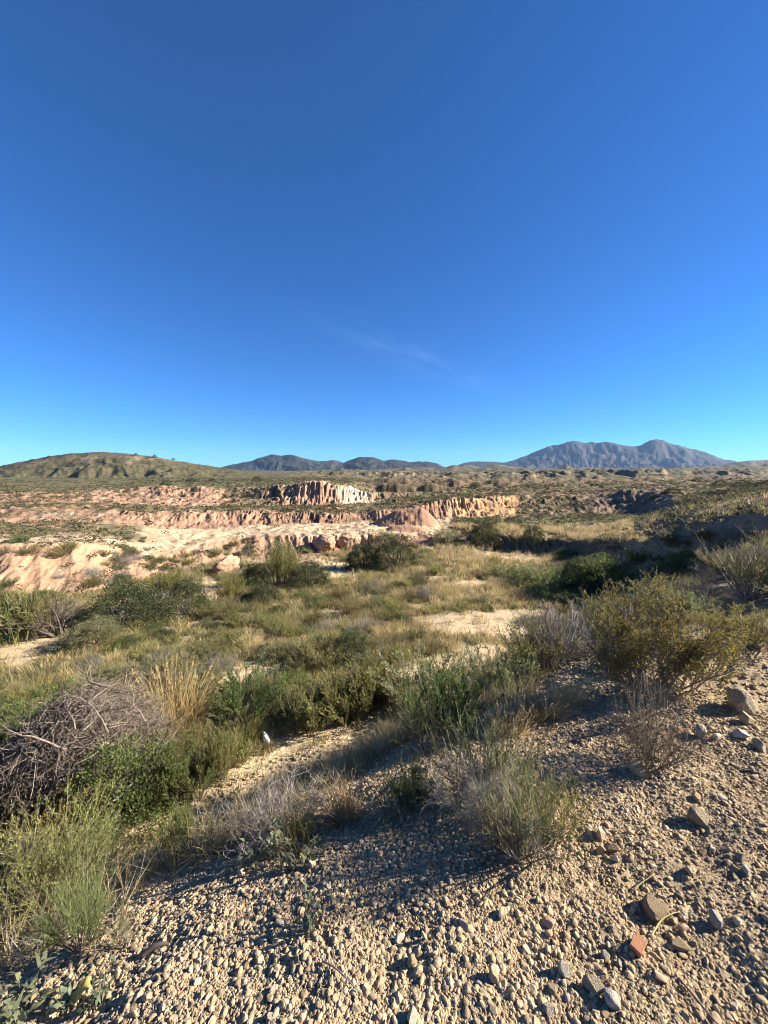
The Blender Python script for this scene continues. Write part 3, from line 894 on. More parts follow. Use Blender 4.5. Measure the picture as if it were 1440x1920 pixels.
def g_reed(n=46):
    f, s = MB(), MB(); P, a = base_ring(n, .3)
    st = grow(P, splay(n, a, 1, 16), rng.uniform(.6, 1.0, n), 6, .04, .02)
    tubes(s, st, np.full(n, .008), np.full(n, .004), 4)
    Q, d = along(st, 13, .15, 1.0)
    blades(f, Q, nrm(d * .8 + .8 * rdir(len(Q)) + np.array([0, 0, .3])), rng.uniform(.16, .32, len(Q)), np.full(len(Q), .022), 4, .35)
    return [('leaves', f, [M['reed']]), ('canes', s, [M['reed']])]


def g_weed(leaf='pale', n=9, per=9, big=.09):
    f, s = MB(), MB(); P, a = base_ring(n, .06)
    st = grow(P, splay(n, a, 8, 70), rng.uniform(.4, .95, n), 5, .12, .06)
    tubes(s, st, np.full(n, .008), np.full(n, .003))
    Q, d = along(st, per, .15, 1.0)
    for sc in (.35,):
        nl = len(Q)
        L = rng.uniform(.6, 1.2, nl) * big * 2
        blades(f, Q, nrm(d * .5 + rdir(nl) + np.array([0, 0, .35])), L, L * .55, 3, .25)
    return [('leaves', f, [M[leaf]]), ('stems', s, [M[leaf]])]


def g_bare(n=7):
    s = MB(); P, a = base_ring(n, .05)
    st = grow(P, splay(n, a, 10, 55), rng.uniform(.5, .9, n), 8, .2, .06)
    tubes(s, st, np.full(n, .022), np.full(n, .006), 5)
    Q, d = along(st, 12, .25, 1.0)
    t = grow(Q, nrm(d + .8 * rdir(len(Q))), rng.uniform(.15, .4, len(Q)), 6, .2, .04)
    tubes(s, t, np.full(len(t), .006), np.full(len(t), .002))
    f = MB(); Q2, d2 = along(t, 9, .1, 1.0)
    t2 = grow(Q2, nrm(d2 + .9 * rdir(len(Q2))), rng.uniform(.06, .18, len(Q2)), 3, .2, 0)
    tubes(f, t2, np.full(len(t2), .0022), np.full(len(t2), .001))
    return [('twigs', f, [M['brown']]), ('limbs', s, [M['bark']])]


PROTO = {}


def proto(kind, gen, variants=3, **kw):
    PROTO[kind] = []
    for i in range(variants):
        parts = []
        allv = []
        for nm, mb, mats in gen(**kw):
            me = mb.mesh(kind + '_' + nm, mats)
            parts.append((nm, me)); allv.append(np.concatenate(mb.v))
        v = np.concatenate(allv)
        wd = np.percentile(np.abs(v[:, :2]), 97) * 2; ht = np.percentile(v[:, 2], 98.5)
        PROTO[kind].append((parts, wd, ht))


proto('feather_grey', g_feathery, 3, leaf='grey_green')
proto('feather_olive', g_feathery, 3, leaf='olive')
proto('feather_green', g_feathery, 3, leaf='green')
proto('feather_yellow', g_feathery, 2, leaf='yellow')
proto('leafy_dark', g_leafy, 3, leaf='dark')
proto('leafy_green', g_leafy, 2, leaf='green', ls=.032)
proto('leafy_far', g_leafy, 2, leaf='dark', clusters=160, per=12, ls=.085)
proto('leafy_olive', g_leafy, 2, leaf='grey_green', ls=.032)
proto('broom', g_broom, 3)
proto('broom_green', g_broom, 2, leaf='broom_g', n=36, k=10, leafy=9, stem='brown')
proto('broom_yellow', g_broom, 2, leaf='yellow', leafy=7)
proto('sprig', g_sprig, 2, leaf='yellow')
proto('sprig_green', g_sprig, 2, leaf='olive')
proto('dry', g_dry, 3)
proto('dry_brown', g_dry, 2, mat='brown')
proto('tussock', g_tussock, 3)
proto('tussock_rust', g_tussock, 2, leaf='rust', n=500)
proto('tussock_olive', g_tussock, 2, leaf='olive', heads=False)
proto('reed', g_reed, 2)
proto('weed', g_weed, 2)
proto('bare', g_bare, 1)
proto('rusty_dry', g_dry, 1, mat='rust')
tick('protos')
_merged = {}


def merged_mesh(kind, i):
    """foliage and stems of one plant as one mesh, for plants too small to show their parts"""
    if (kind, i) in _merged:
        return _merged[(kind, i)]
    parts = PROTO[kind][i][0]
    mb = MB(); mats = []
    for k, (nm, me) in enumerate(parts):
        n = len(me.vertices); v = np.empty(n * 3, np.float32); me.vertices.foreach_get('co', v)
        lt = np.empty(len(me.polygons), np.int32); me.polygons.foreach_get('loop_total', lt)
        li = np.empty(len(me.loops), np.int32); me.loops.foreach_get('vertex_index', li)
        n3 = int((lt == 3).sum())
        off = mb.n; mb.v.append(v.reshape(-1, 3)); mb.n += n
        if n3:
            mb.f3.append(li[:n3 * 3].reshape(-1, 3) + off); mb.m3.append(np.full(n3, k, np.int32))
        r = li[n3 * 3:].reshape(-1, 4)
        if len(r):
            mb.f4.append(r + off); mb.m4.append(np.full(len(r), k, np.int32))
        mats.append(me.materials[0])
    me = mb.mesh(kind, mats)
    _merged[(kind, i)] = me
    return me


NAMED_SPOTS = []      # (X, Y, radius) taken by named plants


def plant(kind, name, P, w, h, label, cat, group=None, parts=True, variant=None, tilt=0.0, rot=None):
    i = int(rng.integers(len(PROTO[kind]))) if variant is None else variant
    prt, pw_, ph_ = PROTO[kind][i]
    if parts:
        o = bpy.data.objects.new(name, None); C.objects.link(o)
        o.empty_display_size = .1
        for nm, me in prt:
            link(nm, me, o)
    else:
        o = link(name, merged_mesh(kind, i))
    o.location = P
    o.rotation_euler = (tilt * rng.normal(), tilt * rng.normal(), rng.uniform(0, 6.28) if rot is None else rot)
    o.scale = (w / pw_, w / pw_, h / ph_)
    tag(o, label, cat, group)
    return o


def spot(kind, name, bx, by, wpx, hpx, label, cat='shrub', group=None, parts=True, **kw):
    P, t = ground_at(bx, by)
    w, h = wpx * t / FPX, hpx * t / FPX
    NAMED_SPOTS.append((P[0], P[1], .42 * w))
    return plant(kind, name, P, w, h, label, cat, group, parts, **kw)


# name the plants of the photograph one by one: kind, base x, base y, width, height (picture units), label
spot('sprig', 'branching_bush', 1212, 1292, 225, 190, 'big sprawling bush with small yellow-green leaves at the edge of the gravel slope', variant=0)
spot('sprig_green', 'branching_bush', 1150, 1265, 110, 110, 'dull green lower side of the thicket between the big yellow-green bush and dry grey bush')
spot('sprig', 'branching_bush', 1395, 1212, 150, 75, 'low spreading yellow-green bush behind the half-buried grey boulder', variant=1)
spot('dry', 'dry_bush', 1055, 1238, 170, 105, 'dry grey twiggy bush leaning against the big yellow-green bush')
spot('broom', 'broom_bush', 1402, 1122, 150, 120, 'tall grey-green broom bush below the dark spur')
spot('broom_yellow', 'broom_bush', 1436, 1085, 60, 50, 'yellowish broom bush high against the dark spur bank')
spot('dry_brown', 'dry_bush', 1222, 1432, 130, 150, 'thin leafless thorny shrub rising above a pale rounded stone')
spot('dry', 'dry_bush', 1215, 1310, 90, 60, 'dead grey twigs under the skirt of the big yellow-green bush')
spot('broom', 'broom_bush', 985, 1600, 200, 205, 'broom bush with grey twigs standing alone on the gravel, nearest the big stones', variant=0)
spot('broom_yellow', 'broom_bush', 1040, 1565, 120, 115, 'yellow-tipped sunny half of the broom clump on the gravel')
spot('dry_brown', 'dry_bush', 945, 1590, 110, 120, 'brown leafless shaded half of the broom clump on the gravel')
spot('broom', 'broom_bush', 905, 1480, 170, 150, 'greyish green broom bush with bare curving white twigs above the broom clump')
spot('dry', 'dry_bush', 885, 1520, 150, 100, 'bare white curving twigs at the foot of the greyish green broom')
spot('dry', 'dry_bush', 530, 1566, 185, 68, 'wide dry grey bush above the sandy wash, beside the rusty grass')
spot('tussock_rust', 'grass_clump', 645, 1538, 85, 68, 'rusty orange dry grass clump beside the wide dry grey bush', 'grass clump')
spot('broom', 'broom_bush', 735, 1528, 110, 78, 'olive broom bush with upright twigs next to the rusty grass clump')
spot('feather_green', 'feathery_shrub', 770, 1515, 80, 80, 'dark green tuft shaded at its base beside the olive broom bush')
spot('broom', 'broom_bush', 795, 1412, 135, 110, 'dark broom bush shading the sandy wash')
spot('feather_green', 'feathery_shrub', 830, 1370, 150, 110, 'bluish green broom-like shrub above the end of the sandy wash')
spot('feather_grey', 'feathery_shrub', 800, 1330, 160, 100, 'pale bluish green feathery shrub behind the dark broom bush')
spot('tussock', 'grass_clump', 1010, 1345, 110, 70, 'pale straw grass clump on the slope below the dry grey bush', 'grass clump')
spot('tussock', 'grass_clump', 955, 1375, 90, 60, 'straw grass clump on the slope above the greyish green broom', 'grass clump')
spot('tussock', 'grass_clump', 1070, 1320, 80, 50, 'short pale grass clump on the slope beside the skirt of the big bush', 'grass clump')
spot('feather_olive', 'feathery_shrub', 1005, 1262, 120, 80, 'olive shrub on the shaded slope under the dry grey bush')
spot('feather_grey', 'feathery_shrub', 930, 1310, 120, 90, 'dark grey-green shrub half way up the shaded slope')
spot('weed', 'leafy_weed', 560, 1625, 70, 60, 'small leafy green weed at the edge of the gravel beside a pointed pale stone', 'weed')
spot('weed', 'leafy_weed', 490, 1615, 70, 75, 'leafy green weed under the wide dry grey bush', 'weed')
spot('tussock_olive', 'grass_clump', 560, 1585, 100, 60, 'low green grassy tuft under the rusty grass clump', 'grass clump')
spot('weed', 'leafy_weed', 578, 1745, 48, 75, 'small grey-leaved weed alone in the gravel, beside the long shadow', 'weed')
spot('weed', 'leafy_weed', 45, 1905, 110, 90, 'grey-green leafy weed in the gravel beside the yellow leaf', 'weed')
spot('weed', 'leafy_weed', 180, 1880, 60, 55, 'small leafy weed in the gravel just behind the yellow leaf', 'weed')
spot('broom_green', 'broom_bush', 150, 1778, 105, 165, 'slim young green broom growing out of the gravel below the big broom mass', variant=1)
spot('broom', 'broom_bush', 235, 1770, 60, 90, 'tiny green broom seedling beside the slim young broom')
spot('broom_green', 'broom_bush', 70, 1728, 250, 185, 'big green broom mass with dark purple stems at the bottom of the slope', variant=0)
spot('broom_green', 'broom_bush', 165, 1655, 160, 85, 'feathery olive broom bush between the big broom mass and the sandy wash')
spot('dry_brown', 'dry_bush', 25, 1745, 160, 150, 'purple-brown bare stems under the big green broom mass')
spot('feather_grey', 'feathery_shrub', 10, 1600, 110, 110, 'grey-green feathery shrub in the black shade below the brushwood pile')
spot('feather_green', 'feathery_shrub', 333, 1598, 62, 85, 'single bright green feathery shrub on the cut bank beside the sandy wash')
spot('feather_olive', 'feathery_shrub', 130, 1590, 130, 110, 'olive feathery shrub in front of the brushwood pile')
spot('leafy_green', 'leafy_bush', 235, 1540, 170, 150, 'dense green bush in front of the brushwood pile')
spot('feather_green', 'feathery_shrub', 362, 1488, 112, 105, 'bright green feathery bush beside the thin end of the brushwood pile')
spot('feather_olive', 'feathery_shrub', 412, 1462, 60, 85, 'tall olive feathery shrub between the green bush and the sandy wash')
spot('feather_olive', 'feathery_shrub', 318, 1512, 60, 45, 'low olive shrub at the foot of the bright green feathery bush')
spot('tussock_rust', 'grass_clump', 330, 1362, 150, 110, 'tall golden brown grass clump behind the brushwood pile', 'grass clump')
spot('tussock', 'grass_clump', 300, 1345, 120, 90, 'pale feathery grass clump beside the golden brown grass clump', 'grass clump')
spot('feather_green', 'feathery_shrub', 105, 1345, 130, 55, 'flat bright green shrub behind the crest of the brushwood pile')
spot('feather_green', 'feathery_shrub', 15, 1400, 90, 70, 'bright green shrub at the shaded end of the brushwood pile')
spot('feather_green', 'feathery_shrub', 470, 1338, 130, 80, 'bluish green feathery shrub behind the white bottle')
spot('feather_olive', 'feathery_shrub', 580, 1366, 105, 80, 'olive feathery shrub on the far edge of the sandy wash beside the white bottle')
spot('feather_olive', 'feathery_shrub', 655, 1350, 105, 80, 'olive feathery shrub with a dark side on the far edge of the sandy wash')
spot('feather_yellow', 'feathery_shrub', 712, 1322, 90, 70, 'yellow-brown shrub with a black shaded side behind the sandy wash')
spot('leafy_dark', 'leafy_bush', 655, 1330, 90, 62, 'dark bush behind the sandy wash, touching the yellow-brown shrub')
spot('leafy_dark', 'leafy_bush', 660, 1238, 66, 58, 'small dark green bush alone among pale grass in mid valley')
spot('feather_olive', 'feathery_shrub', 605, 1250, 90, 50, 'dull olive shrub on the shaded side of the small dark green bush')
spot('leafy_dark', 'leafy_bush', 235, 1172, 145, 78, 'broad dark green bush below the orange clay mound', variant=0)
spot('leafy_dark', 'leafy_bush', 352, 1152, 78, 66, 'round dark green bush beside the sandy gap in the scrub', variant=1)
spot('leafy_olive', 'leafy_bush', 183, 1210, 85, 52, 'grey-green bush with black shade in front of the broad dark green bush')
spot('reed', 'reed_clump', 22, 1205, 80, 95, 'tall clump of green reeds at the edge of the sandy strip', 'reeds')
spot('feather_olive', 'feathery_shrub', 70, 1195, 80, 85, 'olive willow-like shrub between the reeds and the bare brown shrub')
spot('bare', 'bare_shrub', 112, 1192, 85, 85, 'bare brown shrub with crooked limbs beside the broad dark green bush')
spot('feather_yellow', 'feathery_shrub', 318, 1122, 55, 55, 'bright yellow-green shrub behind the round dark green bush')
spot('feather_yellow', 'feathery_shrub', 432, 1132, 42, 52, 'slender yellow-green shrub in front of the pinkish boulder')
spot('feather_yellow', 'tamarisk', 528, 1100, 58, 82, 'tall yellowish tamarisk bush beside the dark round bush', 'shrub')
spot('leafy_olive', 'leafy_bush', 532, 1068, 52, 52, 'grey-green treelike bush behind the yellowish tamarisk')
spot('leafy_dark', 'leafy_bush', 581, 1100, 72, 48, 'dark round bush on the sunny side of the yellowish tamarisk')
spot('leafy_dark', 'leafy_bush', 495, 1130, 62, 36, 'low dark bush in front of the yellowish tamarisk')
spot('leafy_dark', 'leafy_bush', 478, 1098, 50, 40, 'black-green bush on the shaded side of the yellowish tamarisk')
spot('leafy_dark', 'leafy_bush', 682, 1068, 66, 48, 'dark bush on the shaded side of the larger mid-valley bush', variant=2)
spot('leafy_dark', 'leafy_bush', 742, 1064, 95, 60, 'largest dark bush in mid valley, beside the sandy flat', variant=0)
spot('leafy_olive', 'leafy_bush', 722, 1030, 60, 36, 'grey-green bush under the clay bank behind the largest dark bush')
spot('leafy_dark', 'round_tree', 908, 1019, 56, 44, 'round dark tree standing under the dark terrace bank', 'tree')
spot('leafy_olive', 'leafy_bush', 835, 1016, 50, 22, 'flat-topped grey-green tree on pale sand beside the clay bank', 'tree')
spot('leafy_dark', 'leafy_bush', 1000, 1016, 38, 32, 'dark bush growing against the terrace bank, beyond the round tree')
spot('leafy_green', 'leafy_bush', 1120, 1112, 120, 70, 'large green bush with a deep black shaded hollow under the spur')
spot('leafy_dark', 'leafy_bush', 1085, 1112, 70, 66, 'shaded half of the large green bush under the spur, shade coloured into its leaves')  # dark leaf colour stands in for the unlit side of the green bush
spot('feather_green', 'feathery_shrub', 1020, 1098, 110, 34, 'patch-like bright green shrub in front of the large shaded bush')
spot('feather_green', 'feathery_shrub', 950, 1085, 90, 26, 'bright green low shrub among straw grass in mid valley')
spot('feather_green', 'feathery_shrub', 1035, 1125, 80, 28, 'low bright green shrub nearer than the large shaded bush')
spot('leafy_green', 'leafy_bush', 1062, 1048, 46, 18, 'low green bush under the dark terrace bank')
spot('feather_yellow', 'feathery_shrub', 1195, 1058, 42, 28, 'yellow-green shrub at the foot of the dark spur')
spot('leafy_green', 'leafy_bush', 1288, 1068, 55, 36, 'green bush on the rim below the spur bank')
spot('broom_yellow', 'broom_bush', 1255, 1080, 60, 40, 'yellowish spiky shrub beside the green bush on the rim')
# plateau and hill trees
for bx, by, w, h, lb in [
        (312, 911, 20, 10, 'dark round tree on the plateau rim above the pink scarp'), (360, 904, 18, 8, 'dark tree on the plateau between two others'),
        (398, 903, 14, 6, 'small flat dark tree on the plateau below the hill'), (481, 902, 18, 9, 'dark tree on the plateau above the fluted cliff'),
        (891, 915, 16, 11, 'dark round tree standing alone on the far scrub plain'), (622, 950, 14, 10, 'small green tree at the foot of the white cliff'),
        (1310, 903, 24, 9, 'wide dark tree on the far plain below the mountain'), (1350, 912, 30, 12, 'dark tree in the belt above the spur, middle one'), (1392, 915, 34, 14, 'dark tree in the belt above the spur, tallest one'),
        (1432, 914, 30, 14, 'dark tree in the belt above the spur, at its outer end'), (1262, 926, 32, 12, 'dark low tree beside the dark fluted cliff'), (1225, 936, 20, 9, 'small dark tree below the dark fluted cliff top'),
        (1350, 928, 36, 10, 'low dark hedge-like tree on the top of the spur'), (290, 858.5, 8, 6, 'lone tree on the skyline of the near hill')]:
    spot('leafy_far', 'distant_tree', bx, by, w, h, lb, 'tree', 'trees on the plateau and hills', parts=False)
for bx, lb in [(92, 'tiny tree on the shoulder of the near hill'), (60, 'tiny tree low on the ridge of the near hill'), (255, 'tiny tree near the top of the near hill'), (325, 'tiny tree on the falling ridge of the near hill'), (8, 'tiny tree at the low end of the near hill ridge')]:
    yy = float(np.interp(bx, GX, RTOP[0]))
    spot('leafy_far', 'distant_tree', bx, yy + 2.6, 6, 3.8, lb, 'tree', 'trees on the plateau and hills', parts=False)

tick('named')
# ------------------------------------------------------------------ labels for repeats: say what they stand beside
LM = [(150, 1420, 'the brushwood pile'), (610, 1410, 'the sandy wash'), (1205, 1230, 'the big yellow-green bush'), (660, 1215, 'the lone dark bush'), (235, 1150, 'the broad dark bush'),
      (352, 1125, 'the sandy-gap bush'), (581, 1085, 'the bush near the tamarisk'), (735, 1045, 'the largest dark bush'), (880, 1165, 'the bare sand patch'),
      (908, 1005, 'the round dark tree'), (1110, 1085, 'the black-hollowed bush'), (425, 1068, 'the pinkish boulder'), (325, 1310, 'the golden brown grass'), (22, 1170, 'the reeds'), (502, 1382, 'the white bottle'),
      (545, 1500, 'the wide dry grey bush'), (528, 1060, 'the yellowish tamarisk'), (450, 1268, 'the narrow sand strip'), (800, 1250, 'the stony sand patch'), (1195, 1050, 'the foot of the spur'), (120, 1050, 'the orange clay mound'),
      (930, 1320, 'the shaded slope'), (500, 1010, 'the clay bank'), (1000, 1010, 'the dark terrace bank')]
RLM = [(1195, 1770, 'the red brick fragment'), (1228, 1705, 'the big brown stone'), (1338, 1718, 'the upright grey stone'), (985, 1600, 'the broom clump'), (1222, 1432, 'the thorny shrub'),
       (1390, 1320, 'the half-buried grey boulder'), (1150, 1865, 'the pair of touching stones'), (1055, 1815, 'the wedge-shaped stone'), (578, 1740, 'the grey-leaved weed'), (150, 1770, 'the slim young broom'),
       (585, 1620, 'the pointed pale stone'), (1030, 1735, 'the orange rounded stone'), (925, 1830, 'the egg-shaped stone'), (130, 1880, 'the yellow leaf'), (700, 1640, 'the long shadow'), (330, 1660, 'the cut bank'), (1190, 1440, 'the pale rounded stone'),
       (770, 1900, 'the flat pale stone'), (1315, 1375, 'the twin pale stones'), (900, 1720, 'the upright splinter'), (330, 1760, 'the dark scrap of wood'), (1290, 1900, 'the grey broken stone')]


def relative(x, y, lms):
    dd = [math.hypot((x - a) / 1.3, y - b) for a, b, _ in lms]
    k = int(np.argmin(dd)); a, b, t = lms[k]
    dx, dy = x - a, y - b
    far = 'just' if dd[k] < 45 else 'somewhat' if dd[k] < 95 else 'far'
    if abs(dx) > abs(dy) * 1.6:
        w = 'sunward of' if dx > 0 else 'shadeward of'
    elif abs(dy) > abs(dx) * 1.6:
        w = 'in front of' if dy > 0 else 'behind'
    else:
        w = ('before and sunward of' if dx > 0 else 'before and shadeward of') if dy > 0 else ('behind and sunward of' if dx > 0 else 'behind and shadeward of')
    return f'{far} {w} {t}'


# ------------------------------------------------------------------ scattered valley shrubs, every one an object
SHRUB_WORD = dict(feather_grey=('grey-green', 'feathery shrub', 'feathery_shrub'), feather_olive=('olive', 'feathery shrub', 'feathery_shrub'), feather_green=('green', 'feathery shrub', 'feathery_shrub'),
                  feather_yellow=('yellow-green', 'feathery shrub', 'feathery_shrub'), leafy_dark=('dark', 'rounded bush', 'leafy_bush'), dry=('dry grey', 'twig bush', 'dry_bush'), tussock=('straw', 'grass tussock', 'grass_tussock'),
                  tussock_rust=('rusty', 'grass tussock', 'grass_tussock'), tussock_olive=('olive', 'grass tussock', 'grass_tussock'), leafy_green=('green', 'rounded bush', 'leafy_bush'), broom=('grey-green', 'broom bush', 'broom_bush'))


def scatter_valley():
    n_try = 9000
    px = rng.uniform(-60, 1500, n_try); py = 1010 + (1620 - 1010) * rng.uniform(0, 1, n_try) ** 1.55
    count = {}
    placed = np.zeros((0, 3))
    total = 0
    PP, TT = ground_many(px, py)
    _, II = terrain(PP[:, 0], PP[:, 1], True)
    SS = blobs(PP[:, 0], PP[:, 1], PP[:, 2], SAND_BLOBS)
    ysh = py - .45 * FPX / np.maximum(TT, 1)
    QQ, _t = ground_many(px, np.maximum(ysh, 960))
    SS = np.maximum(SS, .8 * blobs(QQ[:, 0], QQ[:, 1], QQ[:, 2], SAND_BLOBS))
    for q_ in range(n_try):
        if total >= 560:
            break
        x, y, P, t = px[q_], py[q_], PP[q_], TT[q_]
        emb = II['emb'][q_]; L = II['L'][q_]; d = II['d'][q_]
        if t < 4.6 or t > 75:
            continue
        if emb > .5 and d < 2.6 and not (t > 4.6 and x > 1050 and rng.random() < .6):
            continue
        if L > 1.02 and not (170 < x < 480 and 1.0 < L < 1.8) and not (x > 1180 and rng.random() < .10):
            if rng.random() > .12:
                continue
        if SS[q_] > .25:
            continue
        size = rng.uniform(.38, .88) * (1.0 if t < 16 else 1.2)
        if any((P[0] - q[0]) ** 2 + (P[1] - q[1]) ** 2 < (q[2] * .85) ** 2 for q in NAMED_SPOTS):
            continue
        if len(placed) and (((placed[:, :2] - P[:2]) ** 2).sum(1) < ((placed[:, 2] + size * .5) * .62) ** 2).any():
            continue
        n = fbm(np.array([P[0] * .16]), np.array([P[1] * .16]), 3, 220)[0]
        gold = sstep(0, 1, 1 - np.hypot((x - 850) / 240, (y - 1130) / 110)) + sstep(0, 1, 1 - np.hypot((x - 540) / 130, (y - 1215) / 40)) + sstep(0, 1, 1 - np.hypot((x - 950) / 160, (y - 1045) / 25))
        r = rng.random()
        if r < .75 * gold:
            kind = rng.choice(['tussock', 'tussock_rust', 'tussock_olive', 'feather_olive'], p=[.52, .06, .24, .18])
        elif x > 1150 and (L > 1 or emb > .5):
            kind = rng.choice(['feather_grey', 'dry', 'broom', 'feather_olive', 'tussock'], p=[.3, .25, .2, .17, .08])
        elif y < 1090 and 170 < x < 520:
            kind = rng.choice(['feather_grey', 'feather_olive', 'leafy_dark', 'dry'], p=[.4, .3, .15, .15])
        elif n > .12:
            kind = rng.choice(['feather_green', 'feather_olive', 'feather_grey', 'leafy_green'], p=[.22, .46, .22, .10])
        elif n < -.12:
            kind = rng.choice(['feather_grey', 'dry', 'feather_olive', 'tussock'], p=[.5, .14, .26, .1])
        else:
            kind = rng.choice(['feather_grey', 'feather_olive', 'feather_green', 'tussock_olive', 'leafy_dark', 'broom'], p=[.28, .34, .06, .14, .10, .08])
        kind = str(kind)
        c, wd, nm = SHRUB_WORD[kind]
        if count.get(nm, 0) >= 290:
            continue
        count[nm] = count.get(nm, 0) + 1
        sz = 'small' if size < .62 else 'large' if size > .95 else 'mid-sized'
        h = size * rng.uniform(.42, .72) * (.8 if 'leafy' in kind else 1)
        vx, vy, _ = to_px(P[0], P[1], P[2])
        lb = f'{sz} {c} {wd} {relative(vx, vy, LM)}'
        plant(kind, nm, P - np.array([0, 0, .02]), size * 1.15, h, lb, 'grass clump' if 'tussock' in kind else 'shrub', f'{wd}s of the valley', parts=False, tilt=.08)
        placed = np.vstack([placed, [P[0], P[1], size * .5]]); total += 1
    print('valley shrubs', total, count)


scatter_valley()
tick('scatter_valley')


# ------------------------------------------------------------------ ground cover: grass of the valley floor and far scrub
def in_view(X, Y, Z, m=120):
    x, y, _ = to_px(X, Y, Z)
    return (Y > .3) & (x > -m) & (x < 1440 + m) & (y < 1920 + m)


def scatter_points(n, rmin, rmax, power=1.0):
    a = rng.uniform(-R(50), R(50), n); r = rmin + (rmax - rmin) * rng.uniform(0, 1, n) ** power
    X = r * np.sin(a); Y = r * np.cos(a)
    Z, I = terrain(X, Y, True)
    return X, Y, Z, I


def ground_cover():
    X, Y, Z, I = scatter_points(60000, 5, 46, 1.25)
    sand = blobs(X, Y, Z, SAND_BLOBS)
    n = fbm(X * .35, Y * .35, 3, 230)
    x, y, t = to_px(X, Y, Z)
    right = x > 850
    ok = in_view(X, Y, Z) & ((sand < .3) | (rng.random(len(X)) < .10)) & ((I['emb'] < .5) | (I['d'] > 3.3)) & ((I['L'] < 1.0) | (right & (I['L'] > 2) & (I['L'] < 3) & ((x < 1185) | (rng.random(len(X)) < .12)))) & (n > -.25)
    gold = np.clip(1 - np.hypot((x - 850) / 330, (y - 1130) / 140), 0, 1) + np.clip(1 - np.hypot((x - 540) / 160, (y - 1215) / 50), 0, 1) + 1.0 * (np.abs(y - 1000) < 22) * right + np.clip(1 - np.hypot((x - 950) / 200, (y - 1045) / 30), 0, 1)
    mats = [M['straw'], M['olive'], M['grey_green'], M['rust'], M['green']]
    mb = MB()
    idx = np.where(ok)[0][:30000]
    g = gold[idx]; u = rng.random(len(idx)); v = rng.random(len(idx))
    kind = np.where(u < .18 + .55 * g, np.where(v < .94, 0, 3), np.where(v < .45, 1, np.where(v < .85, 2, 4)))
    for k in range(5):
        j = idx[kind == k]
        if len(j) == 0:
            continue
        per = 9
        P = np.stack([X[j], Y[j], Z[j] - .01], -1)
        sc = (.16 + .012 * t[j]) * rng.uniform(.6, 1.3, len(j))
        P = np.repeat(P, per, 0) + rng.normal(0, .07, (len(j) * per, 3)) * np.array([1, 1, 0]); s = np.repeat(sc, per)
        a = rng.uniform(0, 6.28, len(P))
        blades(mb, P, splay(len(P), a, 2, 42), s * rng.uniform(.5, 1.1, len(P)), .006 + .0009 * np.repeat(t[j], per), 2, .2, mat=k)
    o = link('valley_grass', mb.mesh('valley_grass', mats)); tag(o, 'mixed straw and green grass growing between the shrubs of the valley floor', 'grass', kind='stuff')
    # straw and dead grass on the embankment side
    X, Y, Z, I = scatter_points(46000, 1.8, 14, 1.3)
    n = fbm(X * .5, Y * .5, 3, 235)
    ok = in_view(X, Y, Z) & (I['emb'] > .4) & (I['d'] > 1.15 - .5 * n) & (n > -.1) & (blobs(X, Y, Z, SAND_BLOBS) < .03) & ((to_px(X, Y, Z)[0] > 380) | (rng.random(len(X)) < .3))
    idx = np.where(ok)[0][:9500]
    mb = MB(); u = rng.random(len(idx))
    for k, (lo, hi) in enumerate([(0, .55), (.55, .8), (.8, 1)]):
        j = idx[(u >= lo) & (u < hi)]
        per = 7
        P = np.repeat(np.stack([X[j], Y[j], Z[j] - .01], -1), per, 0) + rng.normal(0, .035, (len(j) * per, 3)) * np.array([1, 1, 0])
        a = rng.uniform(0, 6.28, len(P))
        blades(mb, P, splay(len(P), a, 4, 60), rng.uniform(.06, .25, len(P)) * np.repeat(np.clip(.5 + .4 * I['d'][j], .5, 1.3), per), np.full(len(P), .004), 3, .3, mat=k)
    o = link('slope_grass', mb.mesh('slope_grass', [M['straw'], M['dry'], M['olive']])); tag(o, 'thin dead grass on the side of the gravel embankment', 'grass', kind='stuff')


ground_cover()
tick('ground_cover')


